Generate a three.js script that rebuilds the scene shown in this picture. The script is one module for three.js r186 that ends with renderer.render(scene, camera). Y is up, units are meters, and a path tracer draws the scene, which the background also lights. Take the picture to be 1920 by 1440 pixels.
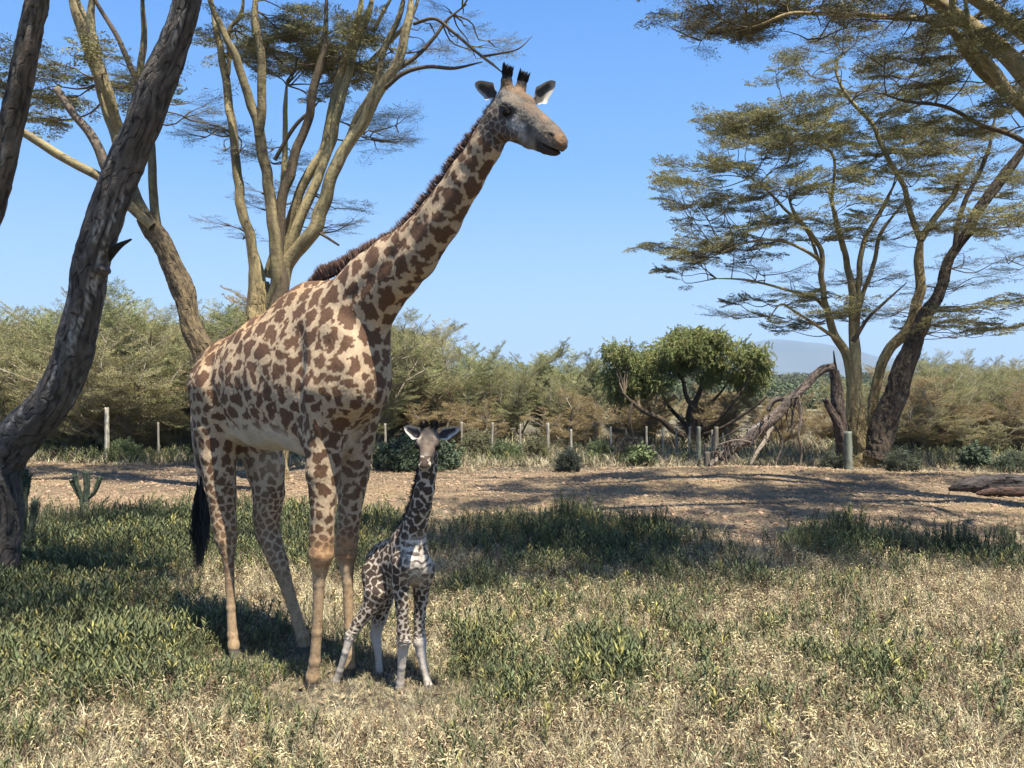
import * as THREE from 'three';
import { mergeGeometries } from 'three/addons/utils/BufferGeometryUtils.js';

// ---------- camera ----------
const scene = new THREE.Scene();
const camera = new THREE.PerspectiveCamera(50, 4 / 3, 0.1, 20000);
const EYE = 2.2, FOC = 1544;                         // eye height; focal length for a picture 1920 wide
camera.position.set(0, EYE, 0); camera.lookAt(0, EYE, -10);
// ---------- sky ----------
const SUN = new THREE.Vector3(0.50, 2.1, 0.76).normalize();
{
  const W = 512, H = 256, d = new Float32Array(W * H * 4);
  const stops = [[-90, 0.286, 0.369, 0.426], [0, 0.286, 0.401, 0.515], [4.4, 0.235, 0.361, 0.509], [15, 0.111, 0.247, 0.479], [25, 0.069, 0.183, 0.432], [45, 0.048, 0.135, 0.342], [90, 0.035, 0.104, 0.277]];
  for (let j = 0; j < H; j++) {
    const el = (j + .5) / H * 180 - 90;
    let k = 0; while (k < stops.length - 2 && el > stops[k + 1][0]) k++;
    const a = stops[k], b = stops[k + 1], t = Math.min(1, Math.max(0, (el - a[0]) / (b[0] - a[0])));
    for (let i = 0; i < W; i++) {
      const ph = ((i + .5) / W - .5) * 2 * Math.PI, ce = Math.cos(el * Math.PI / 180);
      const c = Math.max(0, SUN.x * ce * Math.cos(ph) + SUN.y * Math.sin(el * Math.PI / 180) + SUN.z * ce * Math.sin(ph));
      const glow = el > 0 ? .5 * Math.pow(c, 40) + .12 * Math.pow(c, 6) : 0, o = (j * W + i) * 4;
      for (let m = 0; m < 3; m++) d[o + m] = a[m + 1] + (b[m + 1] - a[m + 1]) * t + glow;
      d[o + 3] = 1;
    }
  }
  const t = new THREE.DataTexture(d, W, H, THREE.RGBAFormat, THREE.FloatType);
  t.mapping = THREE.EquirectangularReflectionMapping; t.magFilter = t.minFilter = THREE.LinearFilter; t.needsUpdate = true;
  scene.background = t; scene.environment = t;
  scene.backgroundIntensity = 1; scene.environmentIntensity = 1;
}
// ---------- sun ----------
const sun = new THREE.DirectionalLight(new THREE.Color(1, .93, .81), 5);
sun.position.copy(SUN).multiplyScalar(60).add(new THREE.Vector3(0, 0, -14)); sun.target.position.set(0, 0, -14);
sun.castShadow = true; sun.shadow.mapSize.set(4096, 4096); sun.shadow.radius = 1;
Object.assign(sun.shadow.camera, { left: -34, right: 34, top: 34, bottom: -34, near: 1, far: 140 });
scene.add(sun, sun.target);
// ---------- air ----------
scene.fog = new THREE.FogExp2(new THREE.Color(.52, .70, .98), 0.00016);
// ---------- renderer ----------
const renderer = new THREE.WebGLRenderer({ antialias: true });
renderer.setSize(1024, 768); renderer.shadowMap.enabled = true;
renderer.toneMapping = THREE.LinearToneMapping; renderer.toneMappingExposure = 2.2;

// ---------- tools ----------
const V = (x, y, z) => new THREE.Vector3(x, y, z);
const C = (r, g, b) => new THREE.Color().setRGB(r, g, b);
const lerp = (a, b, t) => a + (b - a) * t, clamp = (x, a = 0, b = 1) => Math.min(b, Math.max(a, x));
const smooth = (a, b, x) => { const t = clamp((x - a) / (b - a)); return t * t * (3 - 2 * t); };
function rng(s) { return () => { s |= 0; s = s + 0x6D2B79F5 | 0; let t = Math.imul(s ^ s >>> 15, 1 | s); t = t + Math.imul(t ^ t >>> 7, 61 | t) ^ t; return ((t ^ t >>> 14) >>> 0) / 4294967296; }; }
function hash3(x, y, z) { let h = Math.imul(x, 374761393) + Math.imul(y, 668265263) + Math.imul(z, 2147483647 - 1274126177) | 0; h = Math.imul(h ^ h >>> 13, 1274126177); h ^= h >>> 16; return (h >>> 0) / 4294967296; }
function n3(x, y, z) {                                // value noise, -1 .. 1
  const X = Math.floor(x), Y = Math.floor(y), Z = Math.floor(z); x -= X; y -= Y; z -= Z;
  x = x * x * (3 - 2 * x); y = y * y * (3 - 2 * y); z = z * z * (3 - 2 * z);
  const a = lerp(lerp(lerp(hash3(X, Y, Z), hash3(X + 1, Y, Z), x), lerp(hash3(X, Y + 1, Z), hash3(X + 1, Y + 1, Z), x), y),
    lerp(lerp(hash3(X, Y, Z + 1), hash3(X + 1, Y, Z + 1), x), lerp(hash3(X, Y + 1, Z + 1), hash3(X + 1, Y + 1, Z + 1), x), y), z);
  return a * 2 - 1;
}
const fbm = (x, y, z, o = 4) => { let s = 0, a = .5, f = 1; for (let i = 0; i < o; i++) { s += a * n3(x * f, y * f, z * f); a *= .5; f *= 2.03; } return s; };
// a pixel of the photograph and a distance make a place in the world (for laying things out)
const at = (px, py, D) => V((px - 960) / FOC * D, EYE - (py - 720) / FOC * D, -D);
const ground = (px, py) => { const D = EYE * FOC / (py - 720); return V((px - 960) / FOC * D, 0, -D); };
const used = {};
function numbered(n) { const k = used[n] = (used[n] ?? -1) + 1; return k ? n + '_' + String(k).padStart(3, '0') : n; }
function tag(o, label, category, group, kind) { if (label) o.userData.label = label; if (category) o.userData.category = category; if (group) o.userData.group = group; if (kind) o.userData.kind = kind; return o; }
function thing(name, label, category, p, turn = 0, group) { const g = new THREE.Group(); g.name = numbered(name); g.position.copy(p); g.rotation.y = turn; tag(g, label, category, group); scene.add(g); return g; }
function part(parent, name, geo, mat, kind) { const m = new THREE.Mesh(geo, mat); m.name = name; m.castShadow = m.receiveShadow = true; if (kind) m.userData.kind = kind; parent.add(m); return m; }
function dupe(src, label, p, turn, scale, group) { const c = src.clone(); c.name = numbered(src.name.replace(/_\d{3}$/, '')); c.position.copy(p); c.rotation.y = turn; if (scale) c.scale.setScalar(scale); c.userData = { ...src.userData }; tag(c, label, null, group); scene.add(c); return c; }

class MB {                                            // collects coloured triangles into one geometry
  constructor() { this.p = []; this.c = []; this.u = []; this.i = []; this.n = null; this.seams = []; }
  v(x, y, z, c, u = 0, v = 0) { this.p.push(x, y, z); this.c.push(c[0], c[1], c[2]); this.u.push(u, v); return this.p.length / 3 - 1; }
  tri(a, b, c) { this.i.push(a, b, c); }
  // tube through points with radii; options: seg, step, rough (share of radius), ridge, col(t, ang, s, h) or [r,g,b]
  tube(pts, rad, o = {}) {
    const seg = o.seg ?? 5, col = o.col ?? [1, 1, 1], rough = o.rough ?? 0, ridge = o.ridge ?? 0, sd = o.seed ?? 1;
    const cv = new THREE.CatmullRomCurve3(pts, false, 'centripetal'), len = cv.getLength(), n = Math.max(o.min ?? 2, Math.ceil(len / (o.step ?? .25)));
    let prev = cv.getTangentAt(0).clone(), N = V(0, 0, 1); if (Math.abs(prev.z) > .8) N.set(1, 0, 0);
    N.addScaledVector(prev, -N.dot(prev)).normalize();
    const q = new THREE.Quaternion(), base = this.p.length / 3;
    // radius by curve parameter
    for (let j = 0; j <= n; j++) {
      const s = j / n, t = cv.getUtoTmapping(s), P = cv.getPoint(t); if (o.wob) { const w = o.wob * Math.sin(Math.PI * s), l = s * len; P.add(V(n3(l * 1.1, sd, 1) + .5 * n3(l * 2.7, sd, 4), n3(l * 1.1, sd, 2) * .3, n3(l * 1.1, sd, 3)).multiplyScalar(w)); } const T = cv.getTangent(t).normalize();
      q.setFromUnitVectors(prev, T); N.applyQuaternion(q); prev.copy(T);
      const B = T.clone().cross(N), f = t * (rad.length - 1), k = Math.min(rad.length - 2, Math.floor(f)), R = lerp(rad[k], rad[k + 1], f - k);
      for (let m = 0; m <= seg; m++) {
        const a = (m % seg) / seg * Math.PI * 2, ca = Math.cos(a), sa = Math.sin(a); let r = R, h = 0;
        if (rough) r *= 1 + rough * fbm(ca * 1.3 + sd, sa * 1.3, s * len * 1.6 + sd, 3) * 1.6;
        if (ridge) { h = fbm(ca * 5.5 + n3(s * len * 3, sd, 0) * .9 + sd, sa * 5.5, s * len * 5, 3); h = .35 - Math.abs(h) * 2.2; r += ridge * h; }
        const x = P.x + (N.x * ca + B.x * sa) * r, y = P.y + (N.y * ca + B.y * sa) * r, z = P.z + (N.z * ca + B.z * sa) * r;
        this.v(x, y, z, typeof col === 'function' ? col(s, a, s * len, h) : col, m / seg * Math.max(.12, 2 * Math.PI * (o.ur ?? rad[0])), s * len);
      }
    }
    for (let j = 0; j < n; j++) for (let m = 0; m < seg; m++) { const a = base + j * (seg + 1) + m, b = a + seg + 1; this.i.push(a, a + 1, b, a + 1, b + 1, b); }
    if (o.cap) for (const e of [0, n]) { const r0 = base + e * (seg + 1), P = cv.getPoint(e ? 1 : 0), c = this.v(P.x, P.y, P.z, o.capCol ?? (typeof col === 'function' ? col(0, 0, 0, 0) : col)); for (let m = 0; m < seg; m++) e ? this.i.push(r0 + m, r0 + m + 1, c) : this.i.push(r0 + m + 1, r0 + m, c); }
    this.seams.push([base, n, seg]);
    return cv;
  }
  leaf(P, dir, side, L, W, c, bend = 0) {             // a pointed leaf of four triangles, bent along its length
    const up = dir.clone().cross(side).normalize();
    const a = this.v(P.x, P.y, P.z, c), m = P.clone().addScaledVector(dir, L * .45).addScaledVector(up, bend * L * .35), e = P.clone().addScaledVector(dir, L).addScaledVector(up, -bend * L * .25);
    const l = this.v(m.x + side.x * W / 2, m.y + side.y * W / 2, m.z + side.z * W / 2, c), r = this.v(m.x - side.x * W / 2, m.y - side.y * W / 2, m.z - side.z * W / 2, c), b = this.v(e.x, e.y, e.z, c);
    this.i.push(a, r, l, l, r, b);
  }
  ribbon(pts, w, side, c) {                           // a grass blade
    let pa, pb; const n = pts.length - 1;
    pts.forEach((P, j) => {
      const k = w * (j === n ? .12 : 1 - .3 * j / n) / 2, a = this.v(P.x + side.x * k, P.y + side.y * k, P.z + side.z * k, c), b = this.v(P.x - side.x * k, P.y - side.y * k, P.z - side.z * k, c);
      if (j) this.i.push(pa, pb, a, a, pb, b); pa = a; pb = b;
    });
  }
  geo(off) {
    const g = new THREE.BufferGeometry(), p = new Float32Array(this.p);
    if (off) for (let i = 0; i < p.length; i += 3) { p[i] -= off.x; p[i + 1] -= off.y; p[i + 2] -= off.z; }
    g.setAttribute('position', new THREE.BufferAttribute(p, 3)); g.setAttribute('color', new THREE.Float32BufferAttribute(this.c, 3)); g.setAttribute('uv', new THREE.Float32BufferAttribute(this.u, 2)); g.setIndex(this.i);
    g.computeVertexNormals();
    const n = g.attributes.normal.array;
    for (const [b, len, seg] of this.seams) for (let j = 0; j <= len; j++) { const a = (b + j * (seg + 1)) * 3, e = a + seg * 3; for (let k = 0; k < 3; k++) n[a + k] = n[e + k] = (n[a + k] + n[e + k]) / 2; }
    return g;
  }
}
// tileable noise texture: fn(u, v, noise) -> [r,g,b] 0..1
function tex(size, fn, srgb) {
  const d = new Uint8Array(size * size * 4);
  for (let j = 0; j < size; j++) for (let i = 0; i < size; i++) { const c = fn(i / size, j / size), o = (j * size + i) * 4; for (let k = 0; k < 3; k++) d[o + k] = clamp(c[k]) * 255; d[o + 3] = 255; }
  const t = new THREE.DataTexture(d, size, size); t.wrapS = t.wrapT = THREE.RepeatWrapping; t.magFilter = THREE.LinearFilter; t.minFilter = THREE.LinearMipmapLinearFilter; t.generateMipmaps = true; if (srgb) t.colorSpace = THREE.SRGBColorSpace; t.needsUpdate = true; return t;
}
const tn = (u, v, f, s = 0, fv = f) => {              // tileable noise with whole-number frequencies
  const w = (X, Y) => hash3(((X % f) + f) % f, ((Y % fv) + fv) % fv, s * 131 + 7); u *= f; v *= fv;
  const X = Math.floor(u), Y = Math.floor(v); let a = u - X, b = v - Y; a = a * a * (3 - 2 * a); b = b * b * (3 - 2 * b);
  return lerp(lerp(w(X, Y), w(X + 1, Y), a), lerp(w(X, Y + 1), w(X + 1, Y + 1), a), b);
};
// ---------- materials ----------
const grain = tex(512, (u, v) => { const a = .5 * tn(u, v, 32, 1) + .3 * tn(u, v, 96, 2) + .2 * tn(u, v, 256, 3), k = .62 + .6 * a; return [k, k, k].map(x => x * .8); });
const soilBump = tex(512, (u, v) => { const a = .45 * tn(u, v, 14, 4) + .3 * tn(u, v, 40, 5) + .25 * tn(u, v, 128, 6); return [a, a, a]; });
const barkMap = tex(512, (u, v) => { const w = u + .03 * tn(u, v, 6, 9), f = Math.min(1, Math.abs(tn(w, v, 13, 7, 7) - .5) * 2.4 + .25 * tn(u, v, 30, 11, 22)), g = tn(w, v, 44, 8, 30), s = tn(u, v, 180, 3); const k = .42 + .38 * smooth(.02, .4, f) + .2 * (g - .5) + .22 * (s - .5); return [k * 1.05, k, k * .95]; });
const barkBump = tex(512, (u, v) => { const w = u + .03 * tn(u, v, 6, 9), f = Math.min(1, Math.abs(tn(w, v, 13, 7, 7) - .5) * 2.4 + .25 * tn(u, v, 30, 11, 22)); const a = .7 * smooth(0, .35, f) + .2 * tn(w, v, 44, 8, 30) + .1 * tn(u, v, 150, 3); return [a, a, a]; });
const std = (o) => new THREE.MeshStandardMaterial({ roughness: .9, metalness: 0, vertexColors: true, side: THREE.DoubleSide, ...o });
const M = {
  soil: std({ map: grain, bumpMap: soilBump, bumpScale: .035, roughness: 1, side: THREE.FrontSide }),
  bark: std({ map: barkMap, bumpMap: barkBump, bumpScale: .04, side: THREE.FrontSide }),
  smooth: std({ map: tex(256, (u, v) => { const k = .68 + .3 * tn(u, v, 24, 2, 48) + .22 * (tn(u, v, 90, 3) - .5); return [k, k, k]; }), bumpMap: tex(256, (u, v) => { const k = .6 * tn(u, v, 20, 5, 30) + .4 * tn(u, v, 80, 6); return [k, k, k]; }), bumpScale: .008, side: THREE.FrontSide }),
  twig: std({}),
  leaf: new THREE.MeshPhysicalMaterial({ vertexColors: true, side: THREE.DoubleSide, roughness: .9, transmission: .2, thickness: 0 }),
  grass: new THREE.MeshStandardMaterial({ vertexColors: true, side: THREE.DoubleSide, roughness: .8 }),
  hide: std({ roughness: .82, side: THREE.FrontSide }),
  hair: std({ roughness: .7 }),
  horn: std({ roughness: .6 }),
  eye: new THREE.MeshPhysicalMaterial({ color: C(.006, .004, .003), roughness: .22, specularIntensity: .45 }),
  plain: std({}),
};
// ---------- ground ----------
// share of bare reddish soil at a place: the track across the middle distance
function soilAt(x, z) {
  const D = -z, px = 960 + FOC * x / D, w = fbm(x * .55, 3, z * .55, 4) * 2.6 + fbm(x * 2.2, 8, z * 2.2, 3) * .9;
  const nearEdge = lerp(14.6, 11.3, smooth(200, 1300, px)), farEdge = lerp(22.6, 20.6, smooth(300, 900, px)) + (px > 1700 ? -1.5 * smooth(1700, 1850, px) : 0);
  return smooth(nearEdge - 1.0, nearEdge + .9, D + w) * (1 - smooth(farEdge - .3, farEdge + .8, D + w * .35));
}
function heightAt(x, z) {
  const D = -z; if (D > 120 || D < -60) return 0;
  const far = 1 - smooth(40, 110, D);
  return far * (.05 * fbm(x * .3, 1, z * .3, 3) + .045 * fbm(x * 1.9, 5, z * 1.9, 3)) + .2 * Math.exp(-((x - 6) ** 2) / 9 - ((D - 19.4) ** 2) / 2.2) + .14 * Math.exp(-((x - 11) ** 2) / 9 - ((D - 18.4) ** 2) / 2);
}
{
  const axis = (a, b, s, far) => { const r = []; for (let x = a; x <= b + 1e-6; x += s) r.push(x); const lo = [], hi = []; let d = s; for (let x = a - s; x > -far; d *= 1.45, x -= d) lo.push(x); lo.push(-far); d = s; for (let x = b + s; x < far; d *= 1.45, x += d) hi.push(x); hi.push(far); return [...lo.reverse(), ...r, ...hi]; };
  const xs = axis(-18, 18, .17, 6500), zs = axis(-30, -4, .13, 6500), m = new MB(), W = xs.length;
  for (const z of zs) for (const x of xs) {
    const near = Math.abs(x) < 60 && z > -90 && z < 20, s = near ? soilAt(x, z) : 0, n = near ? fbm(x * 1.3, 2, z * 1.3, 4) : 0, q = near ? fbm(x * .35, 6, z * .35, 3) : 0;
    const soil = [.25 + .10 * n + .05 * q, .178 + .075 * n + .035 * q, .098 + .04 * n], duff = [.085 + .05 * n, .07 + .04 * n, .045 + .025 * n], farc = [.23, .2, .11];
    const c = [0, 1, 2].map(k => lerp(lerp(duff[k], farc[k], smooth(25, 60, -z)), soil[k], s) * (1 + .16 * n));
    m.v(x, near ? heightAt(x, z) : 0, z, c, x / 1.9, z / 1.9);
  }
  for (let j = 0; j < zs.length - 1; j++) for (let i = 0; i < W - 1; i++) { const a = j * W + i; m.i.push(a, a + W, a + 1, a + 1, a + W, a + W + 1); }
  const g = part(scene, 'ground', m.geo(), M.soil); tag(g, 'bare reddish track and dry grassy ground under the giraffes', 'ground', null, 'structure');
}
// ---------- far hills ----------
{
  const ridge = (name, label, D, prof, dep, col, sd) => {
    const m = new MB(), n = prof.length, S = 160, R = 26, x0 = prof[0][0], x1 = prof[n - 1][0];
    for (let j = 0; j <= R; j++) for (let i = 0; i <= S; i++) {
      const px = lerp(x0, x1, i / S); let k = 0; while (k < n - 2 && px > prof[k + 1][0]) k++;
      const t = smooth(prof[k][0], prof[k + 1][0], px), top = lerp(prof[k][1], prof[k + 1][1], t) / FOC * D, s = j / R, z = -D - (s - .6) * dep, x = (px - 960) / FOC * D;
      const e = Math.max(0, 1 - Math.abs(s - .6) / .6), h = (top * Math.pow(e, 1.1)) * (1 + .16 * fbm(x / D * 9 + sd, z / D * 9, sd, 4)) - 4;
      const v = 1 + .35 * fbm(x / D * 30, z / D * 30, sd, 3); m.v(x, h, z, col.map(c => c * v));
    }
    for (let j = 0; j < R; j++) for (let i = 0; i < S; i++) { const a = j * (S + 1) + i; m.i.push(a, a + 1, a + S + 1, a + 1, a + S + 2, a + S + 1); }
    tag(part(scene, name, m.geo(), M.plain), label, 'hills', null, 'structure');
  };
  ridge('hills', 'hazy blue mountain on the horizon behind the leafy green tree', 5200, [[700, 0], [880, 30], [1000, 34], [1180, 46], [1290, 66], [1370, 82], [1455, 97], [1520, 88], [1640, 55], [1800, 40], [1960, 30], [2200, 0]], 2600, [.07, .085, .06], 3);
  ridge('hills_001', 'low dark wooded ridge beyond the thorn scrub', 1500, [[300, 0], [560, 30], [760, 46], [900, 52], [1010, 46], [1160, 30], [1330, 14], [1500, 16], [1700, 26], [1900, 18], [2150, 0]], 800, [.045, .06, .03], 8);
}
// ---------- trees ----------
const mix3 = (a, b, t) => [lerp(a[0], b[0], t), lerp(a[1], b[1], t), lerp(a[2], b[2], t)];
const barkGrey = (dark, light, sd, lichen = 0, green = 0) => (s, a, d, h) => {
  const k = .75 + .5 * n3(Math.cos(a) * 3 + sd, Math.sin(a) * 3, d * 2.5), p = smooth(.0, .3, h + .35), li = lichen * smooth(.18, .45, fbm(Math.cos(a) * 2.2 + sd, Math.sin(a) * 2.2, d * 1.6 + sd, 3)) * smooth(-.2, .3, n3(Math.cos(a) * 16, Math.sin(a) * 16, d * 34));
  let c = [0, 1, 2].map(i => lerp(dark[i], light[i], clamp(.25 + .55 * p * k + .3 * n3(Math.cos(a) * 8, Math.sin(a) * 8 + sd, d * 14)))); if (li > 0) c = mix3([...c], [.50, .50, .46], clamp(li)); return c;
};
const barkYellow = (sd, tone = 1) => (s, a, d) => {
  const big = fbm(Math.cos(a) * .9 + sd, Math.sin(a) * .9, d * .9 + sd, 3), fi = n3(Math.cos(a) * 7 + sd, Math.sin(a) * 7, d * 11), scar = smooth(.5, .75, n3(sd, Math.cos(a) * .8, d * 9)) * .7;
  const c = mix3([.40, .325, .16], [.17, .13, .065], clamp(.4 + big * 1.3 + scar)); return c.map(x => x * tone * (1 + .35 * fi));
};
//DEL(a, b, t) { return [lerp(a[0], b[0], t), lerp(a[1], b[1], t), lerp(a[2], b[2], t)]; }
// sprays of the thorn trees: a flat fan of twigs with feathery leaves, about a metre long along x
function sprayGeo(sd, leafy, droop = 0, tw = 1) {
  const r = rng(sd), m = new MB(), tc = () => { const k = .7 + r() * .7; return [.125 * k, .103 * k, .075 * k]; };
  const leaves = (P, D, n) => { for (let i = 0; i < n; i++) { const d = V(D.x + (r() - .5) * 1.4, (r() - .3) * .9, D.z + (r() - .5) * 1.4).normalize(), s = V(r() - .5, r() - .5, r() - .5).cross(d).normalize(), k = .65 + .7 * r(), y = r(); m.leaf(P.clone().add(V((r() - .5) * .03, (r() - .4) * .02, (r() - .5) * .03)), d, s, .045 + .045 * r(), .016 + .012 * r(), [(.195 + .07 * y) * k, (.20 + .03 * y) * k, (.07 + .02 * y) * k]); } };
  const twig = (P, D, L, w, lev) => {
    const n = 4, pts = [P.clone()]; let q = P.clone(), d = D.clone();
    for (let i = 0; i < n; i++) { d.add(V((r() - .5) * .28, (r() - .5) * .18 + (lev ? .03 : .0) - droop * .08, (r() - .5) * .28)).normalize(); q = q.clone().addScaledVector(d, L / n); pts.push(q); }
    m.tube(pts, [w, w * .35], { seg: 3, step: L / 4, col: tc() });
    if (lev < 2) { const k = lev ? 5 : 11; for (let i = 0; i < k; i++) { const t = .12 + .88 * (i + r() * .6) / k, a = Math.min(n - 1, Math.floor(t * n)), B = pts[a].clone().lerp(pts[a + 1], t * n - a), sg = i % 2 ? 1 : -1, e = (.5 + .7 * r()) * sg, nd = D.clone().applyAxisAngle(V(0, 1, 0), e).add(V(0, (r() - .4) * .35, 0)).normalize(); twig(B, nd, L * (lev ? .42 : .48) * (1.1 - .55 * t), w * .55, lev + 1); } }
    if (lev) for (let i = 1; i <= n; i++) leaves(pts[i], d, Math.round(leafy * (lev === 2 ? 1.2 : 1) * (.4 + 1.2 * r())));
  };
  twig(V(0, 0, 0), V(1, .06, 0), 1, .009 * tw, 0); return m.geo();
}
const SPRAY = [1, 2, 3].map(i => sprayGeo(i * 17, 1.0, 0, .6)), SPRAYBARE = [1, 2].map(i => sprayGeo(i * 31, .3, .5, .6));
class Tree {
  constructor(name, label, cat, base, o = {}) { this.base = base; this.g = thing(name, label, cat, base, 0, o.group); this.r = rng(o.seed ?? 1); this.sprays = []; this.br = new MB(); this.bark = o.bark; this.wood = []; this.o = o; }
  limb(name, pts, o = {}) {                          // pts: [px, py, distance, radius in metres] or Vector3 with .r
    if (this.o.smooth && name === 'limb' && !o.cap) { const l = pts[pts.length - 1]; if (l.isVector3) l.r *= .45; else l[3] *= .45; }
    const P = pts.map(p => p.isVector3 ? p : at(p[0], p[1], p[2])), R = pts.map(p => p.isVector3 ? p.r : p[3]), m = new MB(), big = Math.max(...R);
    const cv = m.tube(P, R, { seg: o.seg ?? (big > .2 ? 44 : big > .1 ? 26 : 14), step: o.step ?? (big > .2 ? .035 : .06), rough: o.rough ?? .16, ridge: o.ridge ?? 0, seed: this.r() * 50, wob: o.wob ?? Math.min(.09, big * .45), col: o.col ?? this.bark(this.r() * 40), cap: o.cap, capCol: o.capCol, ur: big });
    part(this.g, name, m.geo(this.base), this.o.smooth && !o.ridge ? M.smooth : M.bark); this.wood.push({ cv, R }); return cv;
  }
  twigs(p, q, w0, w1, sag = 0, wob = .12) {           // a thin branch from p to q
    const L = p.distanceTo(q), n = Math.max(3, Math.ceil(L / .6)), pts = []; for (let i = 0; i <= n; i++) { const t = i / n, a = p.clone().lerp(q, t); a.y += Math.sin(t * Math.PI) * -sag * L; if (i && i < n) a.add(V((this.r() - .5), (this.r() - .5), (this.r() - .5)).multiplyScalar(wob * L / n * 1.8)); pts.push(a); }
    const k = .8 + .5 * this.r(), y = this.o.twigCol ?? [.125, .095, .06]; return this.br.tube(pts, [w0, lerp(w0, w1, .55), w1], { seg: w0 > .02 ? 6 : 4, step: .22, col: y.map(c => c * k) });
  }
  nearest(p, minT = .25) { let best = null, bd = 1e9; for (const w of this.wood) for (let t = minT; t <= 1; t += .05) { const q = w.cv.getPoint(t), d = q.distanceTo(p) + Math.max(0, q.y - p.y) * 1.5; if (d < bd) { bd = d; best = q; } } return best; }
  // a flat pad of foliage: centre, half sizes, number of branchlets and sprays on each
  pad(c, hx, hy, hz, nb, ns, o = {}) {
    const r = this.r, made = [];
    for (let i = 0; i < nb; i++) {
      const a = r() * 6.283, k = Math.sqrt(r()), e = V(c.x + Math.cos(a) * k * hx, c.y + (r() - .35) * 1.2 * hy, c.z + Math.sin(a) * k * hz);
      let root = null; if (i > 1 && r() < .78) { let bd = 1e9; for (const q of made) for (const t of [.25, .45, .65]) { const p = q.getPoint(t), d = p.distanceTo(e); if (d < bd) { bd = d; root = p; } } } else root = this.nearest(e);
      const cv = this.twigs(root, e, o.w ?? .022, .006, i < 2 ? .02 + .08 * r() : .02, .3); made.push(cv);
      for (let j = 0; j < ns; j++) {
        const t = lerp(.38, 1, Math.sqrt(r())), q = cv.getPoint(t), T = cv.getTangent(t), h = Math.atan2(-T.z, T.x) + (r() - .5) * 2.2, L = (o.size ?? .8) * (.55 + .8 * r());
        this.sprays.push([q, h, (r() - .45) * .5 + clamp(T.y, -.3, .5) * .6, L, o.bare ? 3 + Math.floor(r() * 2) : Math.floor(r() * 3), r()]);
      }
    }
  }
  done() {
    if (this.br.p.length) part(this.g, 'branches', this.br.geo(this.base), M.twig, 'stuff');
    const geos = [...SPRAY, ...SPRAYBARE], q = new THREE.Quaternion(), e = new THREE.Euler(), mt = new THREE.Matrix4(), c = new THREE.Color();
    geos.forEach((g, k) => {
      const L = this.sprays.filter(s => s[4] === k); if (!L.length) return;
      const im = new THREE.InstancedMesh(g, M.leaf, L.length); im.name = 'foliage'; im.userData.kind = 'stuff'; im.castShadow = im.receiveShadow = true;
      L.forEach((s, i) => { e.set((s[5] - .5) * .4, s[1], s[2] * .8, 'YZX'); q.setFromEuler(e); mt.compose(s[0].clone().sub(this.base), q, V(s[3], s[3] * (s[5] > .5 ? 1 : -1), s[3])); im.setMatrixAt(i, mt); const t = this.o.tint ?? [1, 1, 1], v = .75 + .5 * ((s[5] * 7.3) % 1); im.setColorAt(i, c.setRGB(t[0] * v, t[1] * v, t[2] * v)); });
      this.g.add(im);
    });
    return this.g;
  }
}
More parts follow.
